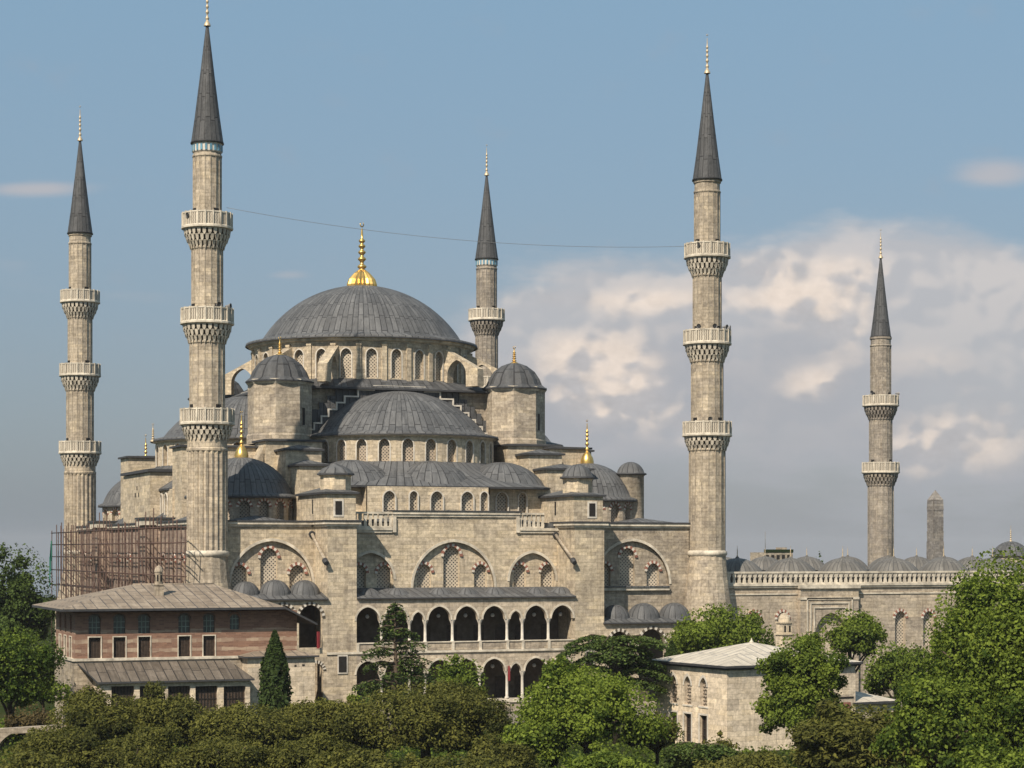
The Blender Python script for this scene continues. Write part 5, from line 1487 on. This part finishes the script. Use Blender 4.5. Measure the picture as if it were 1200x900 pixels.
def cedar(label, px, Y, top_py, wpx, bot_py, tiers, seed, leaf=.22, flat=False, per=900):
    x, y = T(px, Y); sc_ = Y/FP; ztop = CAM[2]-(top_py-645)*sc_; zbot = CAM[2]-(bot_py-645)*sc_; rx = wpx*sc_/2
    t = thing('cedar', label, 'tree', (x, y, 0)); g = np.random.default_rng(seed); P, O, Tt = [], [], []
    mb = MB(); mb.tube([(0, 0, -.2), (.1, 0, zbot), (0, .1, ztop-.3)], [.32, .25, .05], 8)
    for i in range(tiers):
        q = i/(tiers-1) if tiers > 1 else 0
        z0_ = zbot+(ztop-zbot)*(q**.95)
        reach = rx*((1-q*.25) if flat else (1-q*.88))+.25
        for k in range(5):
            a = g.uniform(0, 2*PI) if k > 1 else HD*-1+(PI if k else 0)+g.uniform(-.35, .35)
            L_ = reach*g.uniform(.6, 1.0); c, s_ = math.cos(a), math.sin(a)
            droop = (-.10 if flat else -.05)
            z = z0_+(g.uniform(-.45, .45) if not flat else g.uniform(-.12, .12))
            pts = [(0, 0, z), (c*L_*.5, s_*L_*.5, z+.18*L_*.5), (c*L_, s_*L_, z+droop*L_)]
            mb.tube(pts, [.1, .07, .02], 5)
            m_ = int(per*(L_/rx))
            u = g.uniform(.12, 1.02, m_); side = g.normal(size=m_)*(.2+.26*(1-np.abs(u-.6)))*L_*.45
            zz = z+.18*L_*.5*np.sin(u*PI)*1.2+droop*L_*u**2
            hang = -np.abs(g.normal(size=m_))*(.22 if flat else .3)
            px_, py_ = c*L_*u-s_*side, s_*L_*u+c*side
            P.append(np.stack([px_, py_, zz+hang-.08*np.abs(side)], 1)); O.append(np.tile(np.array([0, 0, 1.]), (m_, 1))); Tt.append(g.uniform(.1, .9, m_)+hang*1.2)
    P = np.concatenate(P); crown_obj('crown', P, np.concatenate(Tt), leaf, 'leaf_cedar', t, np.concatenate(O), .6, 1.3)
    mb.build('trunk', 'bark', t, 'zero'); return t

tree('broadleaf_tree', 'tall dark leafy tree at the left edge, beside the scaffolded minaret', 'tree', 20, 222, 640, 98, 830, 'leaf_dark', .33, 130, 300, lr=1.2, seed=3, tint=.25, shape='full')
tree('broadleaf_tree', 'bright green tree at the left edge, below the taller dark one', 'tree', 14, 172, 736, 112, 900, 'leaf_bright', .24, 130, 380, lr=1.0, seed=5, tint=-.25, shape='full')
tree('broadleaf_tree', 'shaded green tree squeezed against the lodge corner on the left', 'tree', 52, 192, 765, 56, 900, 'leaf_mid', .28, 50, 300, seed=6, tint=-.1, shape='full')
tree('shrub', 'brownish bush at the far left above the arched garden wall', 'bush', 38, 162, 826, 74, 880, 'leaf_brown', .22, 30, 300, seed=8)
tree('shrub', 'green bush at the left edge below the bright tree', 'bush', 2, 165, 842, 60, 900, 'leaf_mid', .24, 40, 300, seed=9, shape='full')
# foreground pines: a run of rounded olive crowns
lbs = ['olive green pine crown in front of the lodge corner, far left of the row',
       'olive green pine crown under the lodge windows, second of the row from the left',
       'olive green pine crown in front of the cypress, third of the row from the left',
       'olive green pine crown right of the cypress, fourth of the row from the left']
for (px, top, w, s_, Y), lbl in zip([(112, 812, 118, 21, 150), (196, 816, 118, 22, 152), (292, 826, 124, 23, 149), (382, 822, 118, 24, 151)], lbs):
    tree('pine_tree', lbl, 'tree', px, Y, top, w, 930, 'leaf_olive', .18, 130, 520, lr=1.0, seed=s_, group='rounded pines along the foreground', up=.7, elong=1.5)
tree('pine_tree', 'largest rounded olive brown pine crown, under the middle of the gallery', 'tree', 500, 148, 802, 200, 960, 'leaf_olive', .18, 230, 520, lr=1.05, seed=25, group='rounded pines along the foreground', up=.7, elong=1.5)
for (px, top, w, s_, Y_, lbl) in ((30, 878, 120, 71, 126, 'dark olive bush mass at the very bottom left corner'), (420, 880, 150, 72, 126, 'olive pine top at the bottom edge below the cedar'), (530, 886, 140, 73, 125, 'olive pine top at the bottom edge below the largest pine'), (705, 884, 130, 74, 126, 'green tree top at the bottom edge below the bright broad tree'), (880, 884, 90, 75, 130, 'small olive bush at the bottom edge, right of the stone hall corner'), (1180, 876, 130, 76, 122, 'tree top at the bottom right corner')):
    tree('pine_tree' if s_ < 74 else 'shrub', lbl, 'tree' if s_ < 74 else 'bush', px, Y_, top, w, 1000, 'leaf_olive' if s_ < 74 or s_ == 75 else 'leaf_bright', .2, 70, 300, lr=.85, seed=s_, up=.7, elong=1.4)
for (px, top, w, s_, lbl) in ((66, 852, 100, 31, 'low olive pine at the bottom edge near the garden wall arch'), (160, 862, 120, 32, 'low olive pine at the bottom edge, below the lodge windows'),
                         (262, 868, 130, 33, 'low olive pine at the bottom edge, straight below the cypress'), (370, 866, 130, 34, 'low olive pine at the bottom edge, left of the largest pine'), (590, 872, 70, 35, 'low olive pine at the bottom edge, between the largest pine and the bright tree')):
    tree('pine_tree', lbl, 'tree', px, 137, top, w, 950, 'leaf_olive', .17, 100, 460, lr=.9, seed=s_, group='low pines at the bottom edge', up=.7, elong=1.5, tint=-.1)
cypress('dark green cypress standing against the low stone gatehouse', 322, 163, 740, 40, 41)
cypress('slim dark conifer behind the flat cedar, beside the stone hall', 787, 176, 752, 36, 42)
cedar('irregular cedar with drooping branches in front of the left gallery arches', 463, 170, 712, 124, 812, 9, 43, per=300)
cedar('flat-topped cedar with spreading layers left of the stone hall', 722, 172, 748, 158, 800, 5, 44, flat=True, per=1500)
cedar('low flat cedar layer at the bottom, just left of the stone hall', 820, 143, 874, 130, 895, 2, 45, flat=True, per=1800)
tree('broadleaf_tree', 'round dark green tree in front of the middle gallery arches', 'tree', 537, 184, 768, 74, 850, 'leaf_mid', .26, 50, 330, seed=51)
tree('shrub', 'small green bush at the foot of the left pier', 'bush', 428, 178, 800, 46, 850, 'leaf_mid', .22, 24, 260, seed=52)
tree('broadleaf_tree', 'bright yellow-green broad tree in the foreground right of centre', 'tree', 688, 146, 786, 180, 980, 'leaf_bright', .24, 190, 480, lr=1.05, seed=53, tint=.1, shape='full')
tree('broadleaf_tree', 'lower bright green tree at the bottom, left of the broad yellow-green one', 'tree', 622, 143, 848, 90, 930, 'leaf_bright', .26, 50, 380, seed=54)
tree('shrub', 'brown-green bush between the bright tree and the stone hall', 'bush', 770, 149, 836, 66, 900, 'leaf_olive', .22, 50, 300, seed=55, tint=-.25)
tree('shrub', 'small olive bush under the hall windows, left one', 'bush', 803, 150, 872, 44, 930, 'leaf_olive', .2, 26, 260, seed=56)
tree('shrub', 'small olive bush under the corner of the stone hall', 'bush', 842, 150, 864, 56, 920, 'leaf_olive', .2, 30, 260, seed=57)
tree('climbing_plant', 'green climbing plant on the left end of the stone hall', 'plant', 787, 163, 838, 22, 880, 'leaf_bright', .2, 18, 160, seed=58)
tree('broadleaf_tree', 'leafy green tree at the foot of the minaret beside the courtyard wall', 'tree', 843, 203, 708, 116, 800, 'leaf_mid', .3, 80, 330, seed=61, tint=.2)
tree('broadleaf_tree', 'tall green tree in front of the stone hall', 'tree', 938, 151, 746, 94, 930, 'leaf_mid', .24, 150, 420, lr=.85, seed=62, tint=.1, shape='full')
tree('broadleaf_tree', 'round green tree in front of the courtyard portal', 'tree', 997, 196, 714, 88, 790, 'leaf_mid', .29, 60, 330, seed=63, tint=.1)
tree('broadleaf_tree', 'green tree between the round tree and the big right tree', 'tree', 1053, 186, 752, 90, 836, 'leaf_mid', .28, 55, 330, seed=64)
tree('broadleaf_tree', 'huge sunlit tree filling the right edge of the picture', 'tree', 1188, 132, 648, 214, 940, 'leaf_bright', .25, 300, 520, lr=1.2, seed=65, shape='full')
tree('broadleaf_tree', 'lower branchy tree at the bottom right, in front of the huge tree', 'tree', 1110, 128, 790, 150, 960, 'leaf_bright', .26, 110, 420, lr=1.1, seed=66, tint=-.15)
tree('broadleaf_tree', 'leafy tree cut by the lower right edge of the picture', 'tree', 1222, 127, 765, 130, 960, 'leaf_bright', .25, 90, 420, lr=1.1, seed=69, tint=-.1, shape='full')
tree('pine_tree', 'olive brown young pine at the bottom right below the outbuilding', 'tree', 1014, 136, 828, 178, 960, 'leaf_olive', .23, 160, 330, lr=1.0, seed=67, up=1.3, elong=2.0)
tree('broadleaf_tree', 'tiny far-off tree top behind the courtyard domes', 'tree', 960, 330, 647, 10, 680, 'leaf_dark', .4, 8, 120, seed=68)
# ground cover between trees
n = 60000
X = rng.uniform(-75, 95, n); Yv = rng.uniform(-75, -24, n)
mask = ~((X > 28) & (X < 50) & (Yv > -51))
P = np.stack([X[mask], Yv[mask], rng.uniform(.05, .7, mask.sum())], 1)
me, at, k = leaves('ground_cover', P, .3, 'leaf_mid', None, None, .6)
at.data.foreach_set('value', rng.uniform(0, .8, k).astype(np.float32))
o = bpy.data.objects.new('ground_cover', me); COL.objects.link(o); o['kind'] = 'stuff'; o['label'] = 'low green undergrowth between the foreground trees'

# ================================================================== SKY, SUN, CAMERA
SUN_AZ = R(47); SUN_EL = R(44)         # sun stands to the front left of the facade
sd = Vector((-math.sin(SUN_AZ)*math.cos(SUN_EL), -math.cos(SUN_AZ)*math.cos(SUN_EL), math.sin(SUN_EL)))
sl = bpy.data.lights.new('sun', 'SUN'); sl.energy = 5.0; sl.angle = R(.6); sl.color = (1, .89, .75)
so = bpy.data.objects.new('sun', sl); COL.objects.link(so); so.rotation_euler = (-sd).to_track_quat('-Z', 'Y').to_euler(); so.location = (-80, -120, 120)
w = bpy.data.worlds.new('World'); sc.world = w; w.use_nodes = True; nt = w.node_tree
bg = nt.nodes['Background']
sky = N(nt, 'ShaderNodeTexSky', sky_type='NISHITA'); sky.sun_disc = False; sky.sun_elevation = SUN_EL
sky.sun_rotation = math.atan2(sd.x, sd.y); sky.dust_density = 2.0; sky.ozone_density = 2.0
tc = nt.nodes.new('ShaderNodeTexCoord').outputs['Generated']
def dot3(v, c):
    n_ = nt.nodes.new('ShaderNodeVectorMath'); n_.operation = 'DOT_PRODUCT'; L(nt, v, n_.inputs[0]); n_.inputs[1].default_value = c; return n_.outputs['Value']
cxn = dot3(tc, (CH, -SH, 0)); cyn = mth(nt, 'MAXIMUM', dot3(tc, (SH, CH, 0)), .08); czn = dot3(tc, (0, 0, 1))
gx_ = mth(nt, 'DIVIDE', cxn, cyn); gz_ = mth(nt, 'DIVIDE', czn, cyn)      # azimuth / height slopes of the direction
cb = N(nt, 'ShaderNodeCombineXYZ'); L(nt, gx_, cb.inputs[0]); L(nt, gz_, cb.inputs[1]); q = cb.outputs[0]
def px2(px, py): return ((px-600)/FP, (645-py)/FP)
n1 = noise(nt, scaled(nt, q, (9, 22, 1)), 1., 7, .6); n2 = noise(nt, scaled(nt, q, (22, 30, 1)), 1., 8, .62); n3 = noise(nt, scaled(nt, q, (3, 9, 1)), 1., 4, .5)
def blob(px, py, wx, wy, amp=1.):
    a, b_ = px2(px, py); dx = mth(nt, 'DIVIDE', mth(nt, 'SUBTRACT', gx_, a), wx/FP); dz = mth(nt, 'DIVIDE', mth(nt, 'SUBTRACT', gz_, b_), wy/FP)
    r2 = mth(nt, 'ADD', mth(nt, 'MULTIPLY', dx, dx), mth(nt, 'MULTIPLY', dz, dz))
    return mth(nt, 'MULTIPLY', mth(nt, 'POWER', 2.718, mth(nt, 'MULTIPLY', r2, -1.)), amp)
def total(bl):
    s_ = bl[0]
    for b_ in bl[1:]: s_ = mth(nt, 'ADD', s_, b_)
    return s_
elev = gz_
K = 9.0        # the sky colours below are radiance; Background strength divides by K
def col(r, g, b_): return (r*K, g*K, b_*K)
skyc = mixc(nt, 1., sky.outputs[0], (1.0, .97, .98), 'MULTIPLY')
base = mixc(nt, maprange(nt, elev, -.02, .27), col(.20, .24, .275), col(.195, .32, .42))
base = mixc(nt, maprange(nt, mth(nt, 'ADD', elev, mth(nt, 'MULTIPLY', n3, .05)), .0, .22, .0, 1., True), mixc(nt, maprange(nt, gx_, -.22, .1), col(.185, .225, .27), col(.27, .285, .315)), base)
c = mixc(nt, .72, skyc, base)
# cumulus: warped billows at three sizes
wn = N(nt, 'ShaderNodeTexNoise'); wn.inputs['Scale'].default_value = 26; wn.inputs['Detail'].default_value = 5; L(nt, q, wn.inputs['Vector'])
def warped(off):
    a = N(nt, 'ShaderNodeVectorMath', operation='ADD'); L(nt, q, a.inputs[0]); a.inputs[1].default_value = off
    b_ = N(nt, 'ShaderNodeVectorMath', operation='MULTIPLY_ADD'); L(nt, wn.outputs['Color'], b_.inputs[0]); b_.inputs[1].default_value = (.022, .016, 0); L(nt, a.outputs[0], b_.inputs[2])
    return b_.outputs[0]
def puff(off):
    v_ = warped(off); t_ = None
    for s_, w_ in ((19, .5), (44, .26), (105, .12)):
        vo = N(nt, 'ShaderNodeTexVoronoi', voronoi_dimensions='2D', feature='SMOOTH_F1'); vo.inputs['Scale'].default_value = s_; vo.inputs['Smoothness'].default_value = .7
        L(nt, scaled(nt, v_, (1, 1.35, 0)), vo.inputs['Vector'])
        x = mth(nt, 'MULTIPLY', mth(nt, 'SUBTRACT', .62, vo.outputs['Distance']), w_*1.6); t_ = x if t_ is None else mth(nt, 'ADD', t_, x)
    return t_
p0 = puff((0, 0, 0)); p1 = puff((-.0045, .006, 0))
shade0 = maprange(nt, mth(nt, 'ADD', mth(nt, 'SUBTRACT', p0, p1), mth(nt, 'MULTIPLY', mth(nt, 'SUBTRACT', n2, .5), .3)), -.14, .14, 0, 1, True)
# thin warm veil
n4 = noise(nt, scaled(nt, q, (7, 46, 1)), 1., 6, .6)
veil = total([blob(860, 420, 330, 135, 1.0), blob(1130, 350, 190, 110, .7), blob(640, 450, 120, 110, .6), blob(1150, 560, 220, 130, .55)])
vm = maprange(nt, mth(nt, 'ADD', mth(nt, 'ADD', veil, mth(nt, 'MULTIPLY', mth(nt, 'SUBTRACT', n1, .5), .9)), mth(nt, 'MULTIPLY', mth(nt, 'SUBTRACT', n4, .5), .5)), .34, .74, 0, .72, True)

c = mixc(nt, vm, c, mixc(nt, maprange(nt, elev, .02, .13), col(.36, .375, .41), mixc(nt, shade0, col(.47, .445, .445), col(.60, .54, .505))))
st = total([blob(40, 222, 75, 10, .8), blob(338, 322, 34, 8, .5), blob(1165, 205, 60, 20, .9), blob(15, 320, 60, 30, .35), blob(150, 350, 90, 16, .25)])
sm_ = maprange(nt, mth(nt, 'ADD', st, mth(nt, 'MULTIPLY', mth(nt, 'SUBTRACT', n4, .5), .9)), .2, .9, 0, .5, True)
c = mixc(nt, sm_, c, col(.54, .46, .43))
body = total([blob(800, 480, 230, 80, .8), blob(1110, 530, 140, 55, .6), blob(930, 430, 130, 60, .5), blob(690, 460, 80, 70, .7)])
bm = maprange(nt, mth(nt, 'ADD', body, mth(nt, 'MULTIPLY', p0, .8)), .35, 1.1, 0, .42, True)
c = mixc(nt, bm, c, col(.31, .32, .355))
lit = total([blob(715, 425, 58, 38, 1.0), blob(745, 482, 56, 34, .95), blob(685, 465, 44, 46, .8), blob(660, 400, 60, 30, .5), blob(950, 348, 90, 26, 1.0), blob(880, 312, 150, 20, .75), blob(985, 388, 50, 24, .6), blob(945, 452, 46, 22, .75),
             blob(1140, 505, 70, 36, 1.0), blob(1095, 538, 60, 24, .65), blob(780, 352, 130, 16, .7), blob(812, 505, 24, 20, .7), blob(1050, 420, 80, 24, .4), blob(640, 350, 90, 14, .4)])
lm = maprange(nt, mth(nt, 'ADD', mth(nt, 'ADD', lit, mth(nt, 'MULTIPLY', p0, .75)), mth(nt, 'MULTIPLY', mth(nt, 'SUBTRACT', n2, .5), .9)), .30, 1.45, 0, .8, True)
lm = mth(nt, 'MULTIPLY', lm, maprange(nt, mth(nt, 'ADD', lit, mth(nt, 'MULTIPLY', n4, .3)), .2, .5))
shade = maprange(nt, mth(nt, 'ADD', mth(nt, 'SUBTRACT', p0, p1), mth(nt, 'MULTIPLY', mth(nt, 'SUBTRACT', n2, .5), .25)), -.12, .12, 0, 1, True)
lc = mixc(nt, shade, col(.45, .43, .43), col(.78, .66, .56))
fn = noise(nt, scaled(nt, q, (90, 120, 1)), 1., 5, .6)
lc = mixc(nt, 1., lc, _gray(nt, maprange(nt, fn, .3, .7, .88, 1.08)), 'MULTIPLY')
c = mixc(nt, lm, c, lc)
L(nt, c, bg.inputs['Color']); bg.inputs['Strength'].default_value = 1/K
cam = bpy.data.cameras.new('camera'); co = bpy.data.objects.new('camera', cam); COL.objects.link(co)
co.location = CAM; co.rotation_euler = (PI/2, 0, -HD); cam.sensor_width = 36; cam.lens = FP/1200*36; cam.shift_y = 195/1200
cam.clip_start = .5; cam.clip_end = 20000; sc.camera = co
sc.view_settings.view_transform = 'Standard'; sc.view_settings.look = 'None'; sc.view_settings.exposure = .26; sc.view_settings.gamma = 1
sc.render.engine = 'CYCLES'

# thin summer air
mb = MB(); mb.box(-8500, 8500, -2600, 9000, -37, 76)
m = bpy.data.materials.new('haze_air'); m.use_nodes = True; nt = m.node_tree; nt.nodes.remove(nt.nodes['Principled BSDF'])
pv = nt.nodes.new('ShaderNodeVolumePrincipled'); pv.inputs['Density'].default_value = .0001; pv.inputs['Color'].default_value = (.66, .68, .72, 1)
L(nt, pv.outputs[0], nt.nodes['Material Output'].inputs['Volume']); M['haze'] = m
hz = mb.build('haze', 'haze'); hz['kind'] = 'stuff'; hz['label'] = 'faint haze in the air over the whole scene'
